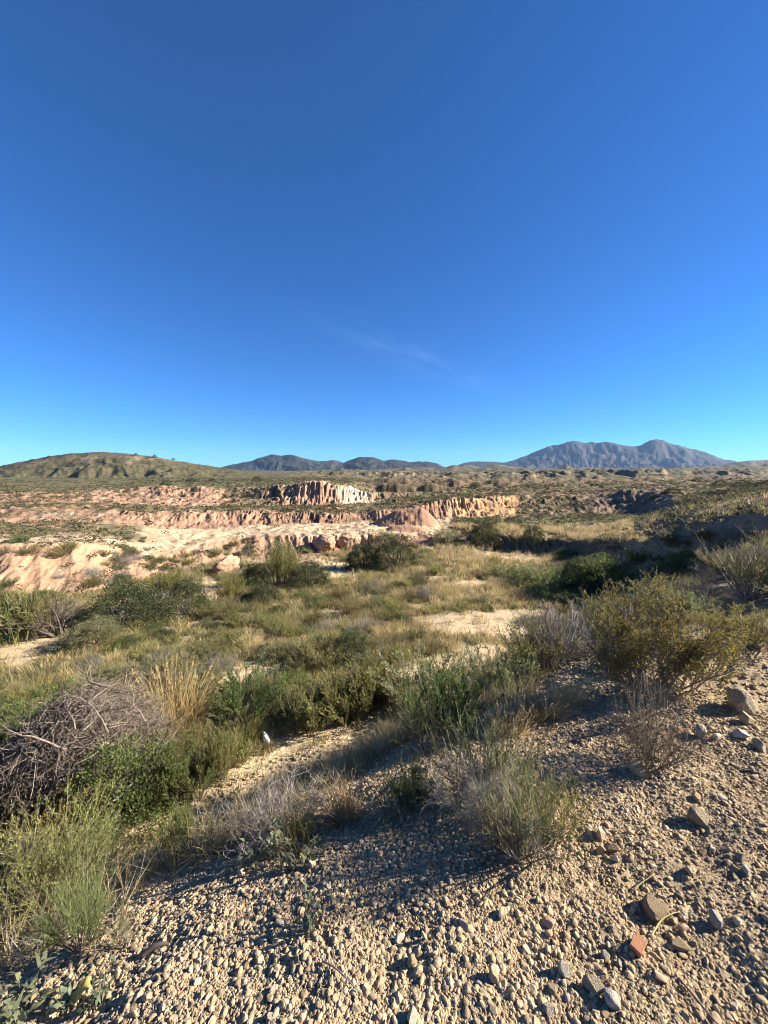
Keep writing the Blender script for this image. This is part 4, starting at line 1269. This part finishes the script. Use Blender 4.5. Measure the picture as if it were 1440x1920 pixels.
def far_scrub():
    mb = MB()
    X, Y, Z, I = scatter_points(60000, 18, 150, 1.1)
    x, y, t = to_px(X, Y, Z); L = I['L']
    n = fbm(X * .12, Y * .12, 3, 240)
    left = x < 850
    dens = np.zeros_like(X)
    dens = np.where((L > 1) & (L < 2), np.where(left, .04 + .26 * ((x > 190) & (x < 480) & (L < 1.7)), np.where(x > 1170, .32, .5)), dens)
    dens = np.where((L >= 2) & (L < 3), np.where(left, np.where(x < 250, .26, .03), np.where(x > 1185, .16, .45)), dens)
    dens = np.where((L >= 3) & (L < 4), np.where(left, .05, np.where((x > 975) & (x < 1115) | (x > 1270), .5, .06)), dens)
    dens = np.where((L >= 4) & (L < 5), np.where(x < 520, .28, .4), dens)
    dens = np.where((L >= 5) & (L < 6), np.where((x > 170) & (x < 400), .22, np.where((x > 525) & (x < 705), .0, .45)), dens)
    dens = np.where(L >= 6, np.where(x > 680, .10, .13), dens)
    dens = dens * np.where(n > -.05, 1.25, .5)
    ok = in_view(X, Y, Z, 60) & (rng.random(len(X)) < dens) & (I['emb'] < .3)
    idx = np.where(ok)[0][:9500]
    s = rng.uniform(.10, .30, len(idx)) * (.8 + t[idx] / 130) * np.where(rng.random(len(idx)) < .12, 1.7, 1)
    # wide hillsides
    X2, Y2, Z2, I2 = scatter_points(26000, 150, 460, 1.0)
    ok2 = in_view(X2, Y2, Z2, 60) & (fbm(X2 * .02, Y2 * .02, 4, 245) > -.1)
    i2 = np.where(ok2)[0][:7000]
    s2 = rng.uniform(.3, .75, len(i2)) * np.where(X2[i2] > 0, .7, 1) * np.where(rng.random(len(i2)) < .06, 2.0, 1)
    P = np.concatenate([np.stack([X[idx], Y[idx], Z[idx]], -1), np.stack([X2[i2], Y2[i2], Z2[i2]], -1)])
    S = np.concatenate([s, s2])
    per = 26
    d = rdir(len(P) * per); d[:, 2] = np.abs(d[:, 2]) * .85 - .05
    S_ = np.repeat(S, per)[:, None]
    Q = np.repeat(P, per, 0) + d * S_ * rng.uniform(.5, 1.05, (len(d), 1)) * np.array([1, 1, .8])
    leaves(mb, Q, d + .8 * rdir(len(d)), S_[:, 0] * .55, S_[:, 0] * .28)
    o = link('hillside_scrub', mb.mesh('hillside_scrub', [M['far']])); tag(o, 'low dark scrub dotted over the clay shelves, plateau and far hillsides', 'scrub', kind='stuff')


far_scrub()
tick('far_scrub')


# ------------------------------------------------------------------ brushwood pile
def brush_pile():
    P, t = ground_at(165, 1520)
    cx, cy = P[0] - .46, P[1] + .5
    root = bpy.data.objects.new('brushwood_pile', None); C.objects.link(root)
    z0 = float(terrain(np.array([cx]), np.array([cy]))[0]); root.location = (cx, cy, z0)
    tag(root, 'big heap of grey dead branches and twigs among green bushes', 'brushwood pile')
    NAMED_SPOTS.append((cx, cy, 1.4))
    ax, ay, hz = 1.42, 1.2, 1.75
    ca, sa = math.cos(R(18)), math.sin(R(18))

    def dome(n, shell=.78):
        d = rdir(n); d[:, 2] = np.abs(d[:, 2])
        r = rng.uniform(shell, 1.0, n) * (1 + .13 * fbm(d[:, 0] * 2, d[:, 1] * 2 + d[:, 2], 2, 250))
        q = d * r[:, None] * np.array([ax, ay, hz])
        q[:, 2] *= 1 - .28 * (q[:, 0] < 0) * np.abs(q[:, 0]) / ax
        nn = nrm(d / np.array([ax, ay, hz]))
        return q, nn

    def turn(p):
        o = p.copy(); o[..., 0] = p[..., 0] * ca - p[..., 1] * sa; o[..., 1] = p[..., 0] * sa + p[..., 1] * ca
        return o
    for nm, n, l0, l1, r0, wand in (('twig_tangle', 9500, .18, .6, .0048, .30), ('stick_tangle', 1500, .4, .95, .0095, .22)):
        q, nn = dome(n, .55)
        tang = nrm(np.cross(nn, rdir(n)) + .22 * nn * rng.normal(size=(n, 1)) + np.array([.3, 0, .35]))
        Ls = rng.uniform(l0, l1, n)
        pth = grow(q - tang * Ls[:, None] * .5, tang, Ls, 7, wand)
        pth[..., 2] = np.maximum(pth[..., 2], -.03)
        mb = MB(); tubes(mb, turn(pth), rng.uniform(.5, 1.2, n) * r0, np.full(n, r0 * .35), 4)
        ob = link(nm, mb.mesh(nm, [M['stick']]), root); ob['kind'] = 'stuff'
    n = 46
    q, nn = dome(n, .92)
    tang = nrm(np.cross(nn, rdir(n)) + .06 * nn + np.array([.25, 0, .0]))
    Ls = rng.uniform(.5, 1.15, n)
    pth = grow(q - tang * Ls[:, None] * .5, tang, Ls, 9, .22)
    pth = pth * np.array([1, 1, .97])
    pth[..., 2] = np.maximum(pth[..., 2], .02)
    pth = turn(pth)
    for i in range(n):
        mb = MB(); tubes(mb, pth[i:i + 1], np.array([rng.uniform(.012, .024)]), np.array([.005]), 6)
        Q, d = along(pth[i:i + 1], 4, .3, .95)
        sd = grow(Q, nrm(d + .8 * rdir(4)), rng.uniform(.12, .4, 4), 5, .15)
        tubes(mb, sd, np.full(4, .007), np.full(4, .002), 4)
        link('branch', mb.mesh('branch', [M['stick']], True), root)


brush_pile()
tick('brush_pile')

# ------------------------------------------------------------------ stones
STONE_ME = {}
for mk in ('stone', 'stone_grey', 'stone_brown', 'stone_pink', 'stone_white', 'clay'):
    STONE_ME[mk] = []
    for i in range(6):
        V, f = stone_verts(4 if mk != 'clay' else 5, 1, 9 if mk != 'clay' else 5, .012)
        v = V[0] / np.abs(V[0]).max()
        v = v * (1 + (.34 if mk == 'clay' else .08) * fbm(v[:, 0] * 2 + i * 5, v[:, 1] * 2 + v[:, 2] * 2, 5, 260, .6))[:, None]
        mb = MB(); mb.add(v, f); STONE_ME[mk].append(mb.mesh('stone', [M[mk]], True))
STONE_SPOTS = []


def stone(P, size, mk, label, cat='stone', group=None, name='stone', sink=.3, shape=None, rot=None):
    o = link(name, STONE_ME[mk][int(rng.integers(6))])
    s = np.array(shape if shape else (rng.uniform(.8, 1.2), rng.uniform(.7, 1.0), rng.uniform(.55, .85))) * size * .5
    o.scale = s; o.rotation_euler = rot if rot else (rng.normal() * .25, rng.normal() * .25, rng.uniform(0, 6.28))
    o.location = (P[0], P[1], P[2] + s[2] * (1 - 2 * sink))
    tag(o, label, cat, group)
    STONE_SPOTS.append((P[0], P[1], size * .5))
    return o


for x, y, w, mk, shape, lb in [
        (1228, 1712, 48, 'stone_brown', (1.1, .9, .85), 'big angular brown stone in the gravel'),
        (1339, 1730, 36, 'stone_grey', (.8, .8, 1.25), 'upright squarish grey stone casting a shadow on bare earth'),
        (1055, 1828, 44, 'stone_grey', (1.1, .75, .8), 'wedge-shaped grey-buff stone near the pair of touching stones'),
        (1113, 1858, 40, 'stone_grey', (1.15, .7, .8), 'paler of two touching stones, standing on edge'),
        (1145, 1882, 46, 'stone', (1.3, .7, .65), 'browner flat one of two touching stones'),
        (1030, 1738, 26, 'stone_pink', (1, 1, .9), 'rounded orange stone in the gravel'),
        (1028, 1754, 16, 'stone_pink', (1, .9, .9), 'small pinkish pebble touching the rounded orange stone'),
        (1278, 1745, 26, 'stone_pink', (.9, .6, 1.0), 'thin reddish stone standing beside the big brown stone'),
        (1276, 1778, 34, 'stone_brown', (1.2, .6, .6), 'long speckled brown stone lying on the bare earth'),
        (585, 1628, 22, 'stone', (.8, .8, 1.3), 'pointed pale stone beside a leafy weed'),
        (1125, 1570, 26, 'stone', (1.0, .9, 1.0), 'pointed buff stone below the thorny shrub'),
        (1128, 1598, 24, 'stone', (1.1, .9, .8), 'round buff stone in a row of three near the broom clump'),
        (1150, 1597, 28, 'stone_brown', (1.1, .8, .7), 'brown stone at the end of a row of three near the broom clump'),
        (1154, 1616, 20, 'stone', (.9, .8, 1), 'small buff stone just in front of the row of three'),
        (1190, 1448, 36, 'stone', (1.2, .8, .85), 'pale rounded stone with a lit top at the foot of the thorny shrub'),
        (1388, 1330, 54, 'stone_grey', (1.15, 1, .95), 'half-buried grey boulder at the edge of the gravel'),
        (1398, 1356, 30, 'stone_grey', (1, .9, 1), 'pointed grey stone in front of the half-buried boulder'),
        (1314, 1380, 36, 'stone', (1.1, .9, .8), 'smooth buff stone, first of two pale stones on the slope'),
        (1388, 1382, 34, 'stone_white', (1.2, .8, .6), 'flat whitish stone in front of the pointed grey stone'),
        (1422, 1405, 28, 'stone', (1.1, .8, .9), 'tan stone near the edge, in front of the flat whitish stone'),
        (1345, 1385, 20, 'stone_white', (1.1, .8, .7), 'small whitish stone between the two pale stones'),
        (1308, 1540, 40, 'stone_grey', (1.1, .9, .8), 'grey stone in a hollow of the gravel below the thorny shrub'),
        (925, 1838, 28, 'stone', (.8, .7, 1.15), 'smooth egg-shaped buff stone in the gravel'),
        (775, 1912, 34, 'stone', (1.1, .9, .7), 'flat pale buff stone at the very bottom of the gravel'),
        (770, 1808, 28, 'stone_grey', (.9, .7, 1), 'leaning grey stone with a dark shadow in the middle of the gravel'),
        (750, 1765, 20, 'stone_white', (1, .8, .9), 'pale stone in front of the upright splinter'),
        (868, 1738, 22, 'stone_grey', (1.2, .7, .8), 'pale grey stone beyond the upright splinter'),
        (278, 1872, 26, 'stone_pink', (1.1, .9, .6), 'flat peach-coloured pebble beside the yellow leaf'),
        (435, 1605, 18, 'stone', (1, .9, .9), 'rounded pale stone on the cut bank above the wash'),
        (1390, 1610, 24, 'stone_grey', (1.1, .9, .8), 'dark grey stone near a white pebble on bare earth'),
        (1335, 1592, 14, 'stone_white', (1.1, .8, .8), 'white pebble on the bare earth beside a dark grey stone'),
        (1432, 1645, 26, 'stone_grey', (1, .9, .7), 'bluish grey stone at the edge of the bare earth'),
        (1170, 1718, 20, 'stone_white', (1.1, .8, .6), 'flat whitish pebble near the big brown stone'),
        (1140, 1775, 16, 'stone_white', (1, .8, .7), 'small bluish white pebble near the red brick fragment'),
        (1025, 1898, 34, 'stone_grey', (1, .8, .9), 'mottled grey stone in shade behind the pair of touching stones'),
        (1235, 1835, 26, 'stone_pink', (1, .8, .8), 'pinkish brown stone with a small shadow on the bare earth'),
        (545, 1640, 16, 'stone_white', (1.6, .4, .4), 'thin white stone sliver lying beside the pointed pale stone'),
        (815, 1265, 10, 'stone_white', (1, .8, .9), 'white stone on the stony sand patch in the valley'),
        (912, 1215, 9, 'stone_white', (1, .8, .9), 'white stone at the upper end of the stony sand patch'),
        (635, 1622, 15, 'stone_pink', (1, .9, .8), 'orange-brown pebble in the shade behind the pointed pale stone'),
        (710, 1605, 18, 'stone_pink', (.9, .8, 1), 'pinkish rounded pebble in the shade of the slope')]:
    P, t = ground_at(x, y)
    stone(P, w * t / FPX, mk, lb, sink=.22, shape=shape)

# brick fragment: a broken piece with one rough end
P, t = ground_at(1195, 1782)
import bmesh
bm = bmesh.new(); bmesh.ops.create_cube(bm, size=1)
bmesh.ops.subdivide_edges(bm, edges=bm.edges[:], cuts=5, use_grid_fill=True)
for v in bm.verts:
    q = v.co
    e = .03 * perlin(np.array([q.x * 5 + q.z * 3]), np.array([q.y * 5 - q.z * 4]), 270)[0]
    q.x += e + (.22 * perlin(np.array([q.y * 3.1]), np.array([q.z * 3.3]), 272)[0] if q.x > .45 else 0); q.y += e; q.z += e * .7
bmesh.ops.bevel(bm, geom=[e for e in bm.edges if len(e.link_faces) == 2 and e.calc_face_angle() > 1.0], offset=.035, segments=2, affect='EDGES')
me = bpy.data.meshes.new('brick_fragment'); bm.to_mesh(me); bm.free(); me.materials.append(M['brick'])
o = link('brick_fragment', me); o.location = P + np.array([0, 0, .018]); o.scale = (.050, .034, .028); o.rotation_euler = (.15, -.1, R(38))
tag(o, 'broken piece of red brick lying on the gravel', 'brick')
STONE_SPOTS.append((P[0], P[1], .06))

# pinkish boulder in the valley
P, t = ground_at(425, 1076)
stone(P, 60 * t / FPX, 'clay', 'pinkish clay boulder lying in the scrub below the clay flat', 'boulder', None, 'boulder', .2, (1.2, .9, .75), (0.1, -.1, 1.0))
for x, y, w, lb in [(610, 1026, 46, 'rounded clay knob with a shaded side under the clay bank'), (655, 1026, 50, 'larger clay knob under the clay bank, beside the grey-green bush')]:
    P, t = ground_at(x, y)
    stone(P, w * t / FPX, 'clay', lb, 'boulder', None, 'boulder', .3, (1.2, 1, .9), (0, 0, .5))


# sticks and scraps on the gravel
def stick(x, y, L, r, az, label, mat='dry', name='dry_stick', lift=.012, wander=.07, cat='stick'):
    P, t = ground_at(x, y)
    d = np.array([[math.cos(az), math.sin(az), 0.0]])
    p = grow(np.array([[P[0], P[1], 0]]), d, np.array([L]), 9, wander); p[..., 2] = 0
    p[0, :, 2] = terrain(p[0, :, 0], p[0, :, 1]) + lift + .01 * np.sin(np.linspace(0, 3.1, 9))
    p0 = p[0, 0].copy(); p = p - p0
    mb = MB(); tubes(mb, p, np.array([r]), np.array([r * .5]), 6)
    o = link(name, mb.mesh(name, [M[mat]], True)); o.location = p0
    tag(o, label, cat)


stick(1190, 1672, .12, .0025, .45, 'pale dry stalk lying in the gravel behind the big brown stone', 'straw')
stick(1222, 1760, .17, .0028, .75, 'straight dry stalk between the brick fragment and the upright grey stone', 'straw')
stick(1272, 1840, .26, .0035, -1.25, 'dark thin twig lying on the bare earth', 'brown')
stick(605, 1808, .17, .003, -.6, 'thin grey twig lying across the pebbles', 'dry')
stick(820, 1515, .30, .005, -.2, 'crooked white stick on the shaded gravel below the broom', 'dry', wander=.2)
stick(830, 1550, .26, .005, .25, 'bleached stick in front of the crooked white stick', 'dry', wander=.15)
stick(270, 1795, .085, .011, .35, 'dark scrap of wood lying in the pebbles', 'brown', wander=.03)
stick(1155, 1208, .30, .012, .2, 'pale broken branch caught at the foot of the big yellow-green bush', 'dry')
P, t = ground_at(795, 1765)
V, f = stone_verts(3, 1, 6, .01)
mb = MB(); mb.add(V[0] / np.abs(V[0]).max(), f)
o = link('stone_splinter', mb.mesh('stone_splinter', [M['stone']], True)); o.scale = (.010, .008, .032); o.location = P + np.array([0, 0, .024]); o.rotation_euler = (.1, -.35, .3)
tag(o, 'thin upright splinter of buff stone in the gravel', 'stone')

# yellow fallen leaf plant near the bottom corner
root = bpy.data.objects.new('yellow_leaved_weed', None); C.objects.link(root)
P, t = ground_at(128, 1888); root.location = P; tag(root, 'withered weed with one bright yellow leaf on the gravel', 'weed')
for i, (az, L, w) in enumerate([(.5, .075, .05), (2.4, .06, .03), (3.9, .055, .03), (5.3, .05, .028)]):
    u = np.linspace(0, 1, 9); s = np.linspace(-1, 1, 7)
    U, S = np.meshgrid(u, s, indexing='ij')
    wid = w * np.sin(np.pi * np.clip(U * .93 + .05, 0, 1)) ** .8 * .5
    v = np.stack([U * L, S * wid, .012 + .035 * np.sin(U * 2.2) + .010 * np.abs(S) * np.cos(U * 9)], -1).reshape(-1, 3)
    c, s_ = math.cos(az), math.sin(az)
    v = np.stack([v[:, 0] * c - v[:, 1] * s_, v[:, 0] * s_ + v[:, 1] * c, v[:, 2]], -1)
    ii = np.arange(63).reshape(9, 7); F = np.stack([ii[:-1, :-1], ii[1:, :-1], ii[1:, 1:], ii[:-1, 1:]], -1).reshape(-1, 4)
    mb = MB(); mb.add(v, F); ob = link('leaf', mb.mesh('leaf', [M['yleaf'] if i == 0 else M['pale']], True), root)
    if i == 0:
        ob['label'] = 'bright yellow leaf'

# white plastic bottle standing in the wash
P, t = ground_at(503, 1392)
root = bpy.data.objects.new('plastic_bottle', None); C.objects.link(root); root.location = P; root.rotation_euler = (.12, -.30, .4)
tag(root, 'white plastic bottle stuck upright in the sand beside the shrubs', 'bottle'); h = 27 * t / FPX


def lathe(prof, n=20):
    a = np.arange(n) * 2 * np.pi / n
    V = np.array([[r * np.cos(q), r * np.sin(q), z] for r, z in prof for q in a])
    i = np.arange(len(prof) * n).reshape(len(prof), n)
    F = np.stack([i[:-1], np.roll(i[:-1], -1, 1), np.roll(i[1:], -1, 1), i[1:]], -1).reshape(-1, 4)
    return V, F


mb = MB(); mb.add(*lathe([(.001, 0), (.15 * h, 0), (.165 * h, .03 * h), (.165 * h, .3 * h), (.155 * h, .34 * h), (.165 * h, .38 * h), (.165 * h, .68 * h), (.12 * h, .82 * h), (.06 * h, .88 * h), (.055 * h, .93 * h)]))
link('body', mb.mesh('body', [M['plastic']], True), root)
mb = MB(); mb.add(*lathe([(.066 * h, .905 * h), (.068 * h, .985 * h), (.06 * h, 1.0 * h), (.001, 1.0 * h)]))
link('screw_cap', mb.mesh('screw_cap', [M['cap']], True), root)


# the 260 largest loose stones as objects, the rest of the gravel as one mass
def loose_stones():
    made = 0
    n = 3000
    sel = rng.random(n) < .7
    px = np.where(sel, rng.uniform(0, 1440, n), rng.uniform(850, 1440, n)); py = np.where(sel, rng.uniform(1500, 1930, n), rng.uniform(1290, 1560, n))
    PP, TT = ground_many(px, py)
    _, II = terrain(PP[:, 0], PP[:, 1], True)
    for k in range(n):
        if made >= 255:
            break
        x, y, P, t = px[k], py[k], PP[k], TT[k]
        I = {q: II[q][k:k + 1] for q in ('emb', 'd')}
        if I['emb'][0] < .6 or I['d'][0] > 1.9 or t > 5:
            continue
        size = rng.choice([.018, .024, .031, .040, .052], p=[.34, .3, .2, .11, .05]) * rng.uniform(.85, 1.2)
        if any((P[0] - a) ** 2 + (P[1] - b) ** 2 < (c + size * .5) ** 2 for a, b, c in STONE_SPOTS):
            continue
        mk = str(rng.choice(['stone', 'stone_grey', 'stone_pink', 'stone_brown', 'stone_white'], p=[.62, .2, .07, .08, .03]))
        cw = dict(stone='buff', stone_grey='grey', stone_pink='pinkish', stone_brown='brown', stone_white='whitish')[mk]
        sw = 'pebble' if size < .036 else 'stone'
        szw = 'small' if size < .036 else 'egg-sized' if size < .052 else 'fist-sized'
        stone(P, size, mk, f'{szw} {cw} {sw} {relative(x, y, RLM)}', 'stone', 'loose stones on the gravel slope', 'stone', .28)
        made += 1
    print('loose stones', made)


loose_stones()
tick('loose_stones')


def gravel():
    mb = MB()
    tot = 0
    for level, n, smin, smax, rmax in ((1, 110000, .0030, .0072, 3.5), (2, 42000, .0040, .0145, 8.0)):
        a = rng.uniform(-R(52), R(52), n * 4); r = .75 + (rmax - .75) * rng.uniform(0, 1, n * 4) ** 1.5
        X = r * np.sin(a); Y = r * np.cos(a)
        Z, I = terrain(X, Y, True)
        Z = Z + .012 * fbm(X * 9, Y * 9, 4, 190, .65) * (1 - sstep(5, 12, r))
        bare = fbm(X * .8, Y * .8, 4, 180)
        x, y, t = to_px(X, Y, Z)
        dens = np.clip(.85 - .6 * np.maximum(bare, 0), .3, 1) * np.where((x > 1120) & (y > 1600), .45, 1)
        dens = dens * (1 - sstep(1.6, 3.2, I['d']))
        ok = in_view(X, Y, Z, 60) & (I['emb'] > .55) & (rng.random(len(X)) < dens)
        idx = np.where(ok)[0][:n]
        m = len(idx); tot += m
        V, f = stone_verts(level, m, 4 if level == 1 else 6, .1 if level == 1 else .04)
        s = smin + (smax - smin) * rng.uniform(0, 1, m) ** (1.5 if level == 1 else 3.3)
        s = s * np.where(r[idx] > 3, 1.25, 1)
        ang = rng.uniform(0, 6.28, m); c, q = np.cos(ang)[:, None], np.sin(ang)[:, None]
        V = V * (s[:, None, None]) * np.array([1, 1, .75])
        W = np.stack([V[..., 0] * c - V[..., 1] * q, V[..., 0] * q + V[..., 1] * c, V[..., 2]], -1)
        W = W + np.stack([X[idx], Y[idx], Z[idx] + s * .3], -1)[:, None]
        nv = V.shape[1]
        F = (f[None] + (np.arange(m) * nv)[:, None, None]).reshape(-1, 3)
        mb.add(W, F)
    # the same gravel goes on beyond the edges of the photograph
    m0 = 60000
    X = rng.uniform(-5.5, 6.5, m0); Y = rng.uniform(-1.2, 6.5, m0)
    Z, I = terrain(X, Y, True)
    ok = ~in_view(X, Y, Z, 60) & (I['emb'] > .55) & (I['d'] < 2.4) & (rng.random(m0) < np.clip(.9 - .6 * np.maximum(fbm(X * .8, Y * .8, 4, 180), 0), .3, 1))
    idx = np.where(ok)[0][:36000]; m = len(idx)
    V, f = stone_verts(1, m, 4, .1)
    s = .006 + .016 * rng.uniform(0, 1, m) ** 3
    V = V * s[:, None, None] * np.array([1, 1, .75]) + np.stack([X[idx], Y[idx], Z[idx] + s * .3], -1)[:, None]
    mb.add(V.reshape(-1, 3), (f[None] + (np.arange(m) * V.shape[1])[:, None, None]).reshape(-1, 3))
    # pebbles and clods lying on the bare sand of the valley
    X, Y, Z, I = scatter_points(90000, 5, 26, 1.2)
    x, y, t = to_px(X, Y, Z)
    ok = (I['emb'] < .5) & (blobs(X, Y, Z, SAND_BLOBS) > .25) & (fbm(X * 1.3, Y * 1.3, 3, 280) > -.15)
    idx = np.where(ok)[0][:9000]; m = len(idx)
    V, f = stone_verts(1, m, 4, .1)
    s = (.008 + .03 * rng.uniform(0, 1, m) ** 4) * (.7 + t[idx] / 20)
    V = V * s[:, None, None] * np.array([1, 1, .7]) + np.stack([X[idx], Y[idx], Z[idx] - .03], -1)[:, None]
    mb.add(V.reshape(-1, 3), (f[None] + (np.arange(m) * V.shape[1])[:, None, None]).reshape(-1, 3))
    o = link('gravel', mb.mesh('gravel', [M['gravel']], False)); tag(o, 'buff and grey gravel covering the embankment slope', 'gravel', kind='stuff')
    print('gravel', tot)


gravel()
tick('gravel')

# ------------------------------------------------------------------ air
SUN_EL, SUN_AZ = 26.5, 86.0          # azimuth clockwise from the way the camera looks
HAZE = 1
if HAZE:
    v = np.array([[x, y, z] for x in (-7600, 7600) for y in (-7600, 7600) for z in (-60, 345)], float)
    F = np.array([[0, 1, 3, 2], [4, 6, 7, 5], [0, 4, 5, 1], [2, 3, 7, 6], [0, 2, 6, 4], [1, 5, 7, 3]])
    mb = MB(); mb.add(v, F)
    m, nt, N, K = new_mat('haze_air')
    out = N.new('ShaderNodeOutputMaterial'); pv = N.new('ShaderNodeVolumePrincipled')
    pv.inputs['Color'].default_value = (.34, .58, 1.0, 1); pv.inputs['Density'].default_value = .00004; pv.inputs['Anisotropy'].default_value = .0
    K.new(pv.outputs[0], out.inputs['Volume'])
    o = link('haze', mb.mesh('haze', [m])); tag(o, kind='stuff', label='faint blue haze lying in front of the far mountains', cat='haze')

# ------------------------------------------------------------------ sky, sun, camera
w = bpy.data.worlds.new('World'); bpy.context.scene.world = w; w.use_nodes = True
N, K = w.node_tree.nodes, w.node_tree.links
bg = N['Background']
sky = N.new('ShaderNodeTexSky'); sky.sky_type = 'NISHITA'; sky.sun_disc = False
sky.sun_elevation = R(SUN_EL); sky.sun_rotation = R(SUN_AZ)
sky.air_density = 1.0; sky.dust_density = 0; sky.ozone_density = 10; sky.altitude = 2000
tn = N.new('ShaderNodeVectorMath'); tn.operation = 'MULTIPLY'; tn.inputs[1].default_value = (.53, .87, 1.03)
K.new(sky.outputs[0], tn.inputs[0])
# a faint wisp of cirrus, far off in the sky
gc = N.new('ShaderNodeTexCoord')


def vdir(px, py):
    v = np.array(ray(px, py)).ravel(); return v / np.linalg.norm(v)


d0 = vdir(770, 668); ax = vdir(880, 712) - vdir(660, 618); ax = ax - d0 * ax.dot(d0); ax /= np.linalg.norm(ax); bx = np.cross(d0, ax)


def dotn(vec):
    q = N.new('ShaderNodeVectorMath'); q.operation = 'DOT_PRODUCT'; K.new(gc.outputs['Generated'], q.inputs[0]); q.inputs[1].default_value = tuple(vec); return q.outputs['Value']


def mth(op, a, b=0.0):
    q = N.new('ShaderNodeMath'); q.operation = op
    for k_, v_ in enumerate((a, b)):
        if isinstance(v_, float):
            q.inputs[k_].default_value = v_
        else:
            K.new(v_, q.inputs[k_])
    return q.outputs[0]


A_, B_, D_ = dotn(ax), dotn(bx), dotn(d0)
cv = N.new('ShaderNodeCombineXYZ'); K.new(mth('MULTIPLY', A_, 9.0), cv.inputs[0]); K.new(mth('MULTIPLY', B_, 45.0), cv.inputs[1])
cn = N.new('ShaderNodeTexNoise'); cn.inputs['Scale'].default_value = 1.0; cn.inputs['Detail'].default_value = 6; cn.inputs['Distortion'].default_value = .6; K.new(cv.outputs[0], cn.inputs['Vector'])
r2 = mth('ADD', mth('POWER', mth('ABSOLUTE', mth('DIVIDE', A_, .20)), 2.0), mth('POWER', mth('ABSOLUTE', mth('DIVIDE', B_, .032)), 2.0))
fall = mth('MULTIPLY', mth('POWER', 2.718, mth('MULTIPLY', r2, -1.0)), mth('GREATER_THAN', D_, 0.0))
nm_ = N.new('ShaderNodeMapRange'); nm_.inputs[1].default_value = .38; nm_.inputs[2].default_value = .75; K.new(cn.outputs[0], nm_.inputs[0])
cl = N.new('ShaderNodeVectorMath'); cl.operation = 'SCALE'; cl.inputs[0].default_value = (.36, .40, .44); K.new(mth('MULTIPLY', fall, nm_.outputs[0]), cl.inputs['Scale'])
ad = N.new('ShaderNodeVectorMath'); ad.operation = 'ADD'; K.new(tn.outputs[0], ad.inputs[0]); K.new(cl.outputs[0], ad.inputs[1])
K.new(ad.outputs[0], bg.inputs[0])
bg.inputs[1].default_value = .0525

sl = bpy.data.lights.new('sun', 'SUN'); sl.energy = 5.0; sl.angle = R(.53); sl.color = (1, .92, .79)
so = bpy.data.objects.new('sun', sl); C.objects.link(so)
so.rotation_euler = (R(90 - SUN_EL), 0, R(180 - SUN_AZ)); so.location = (30, 10, 30)

cam = bpy.data.cameras.new('camera'); co = bpy.data.objects.new('camera', cam); C.objects.link(co)
co.location = (0, 0, CAM_Z); co.rotation_euler = (R(90) - PITCH, 0, 0)
cam.sensor_fit = 'HORIZONTAL'; cam.sensor_width = 36; cam.lens = 36 * FPX / 1440
cam.clip_start = .05; cam.clip_end = 30000
sc = bpy.context.scene; sc.camera = co
sc.view_settings.view_transform = 'Standard'; sc.view_settings.look = 'None'; sc.view_settings.exposure = 1.82; sc.view_settings.gamma = 1
sc.cycles.max_bounces = 6; sc.cycles.transparent_max_bounces = 4; sc.cycles.volume_bounces = 1
sc.cycles.use_denoising = True
sc.cycles.denoiser = 'OPENIMAGEDENOISE'
sc.cycles.denoising_input_passes = 'RGB_ALBEDO_NORMAL'
sc.cycles.denoising_prefilter = 'ACCURATE'
sc.cycles.filter_width = 1.0
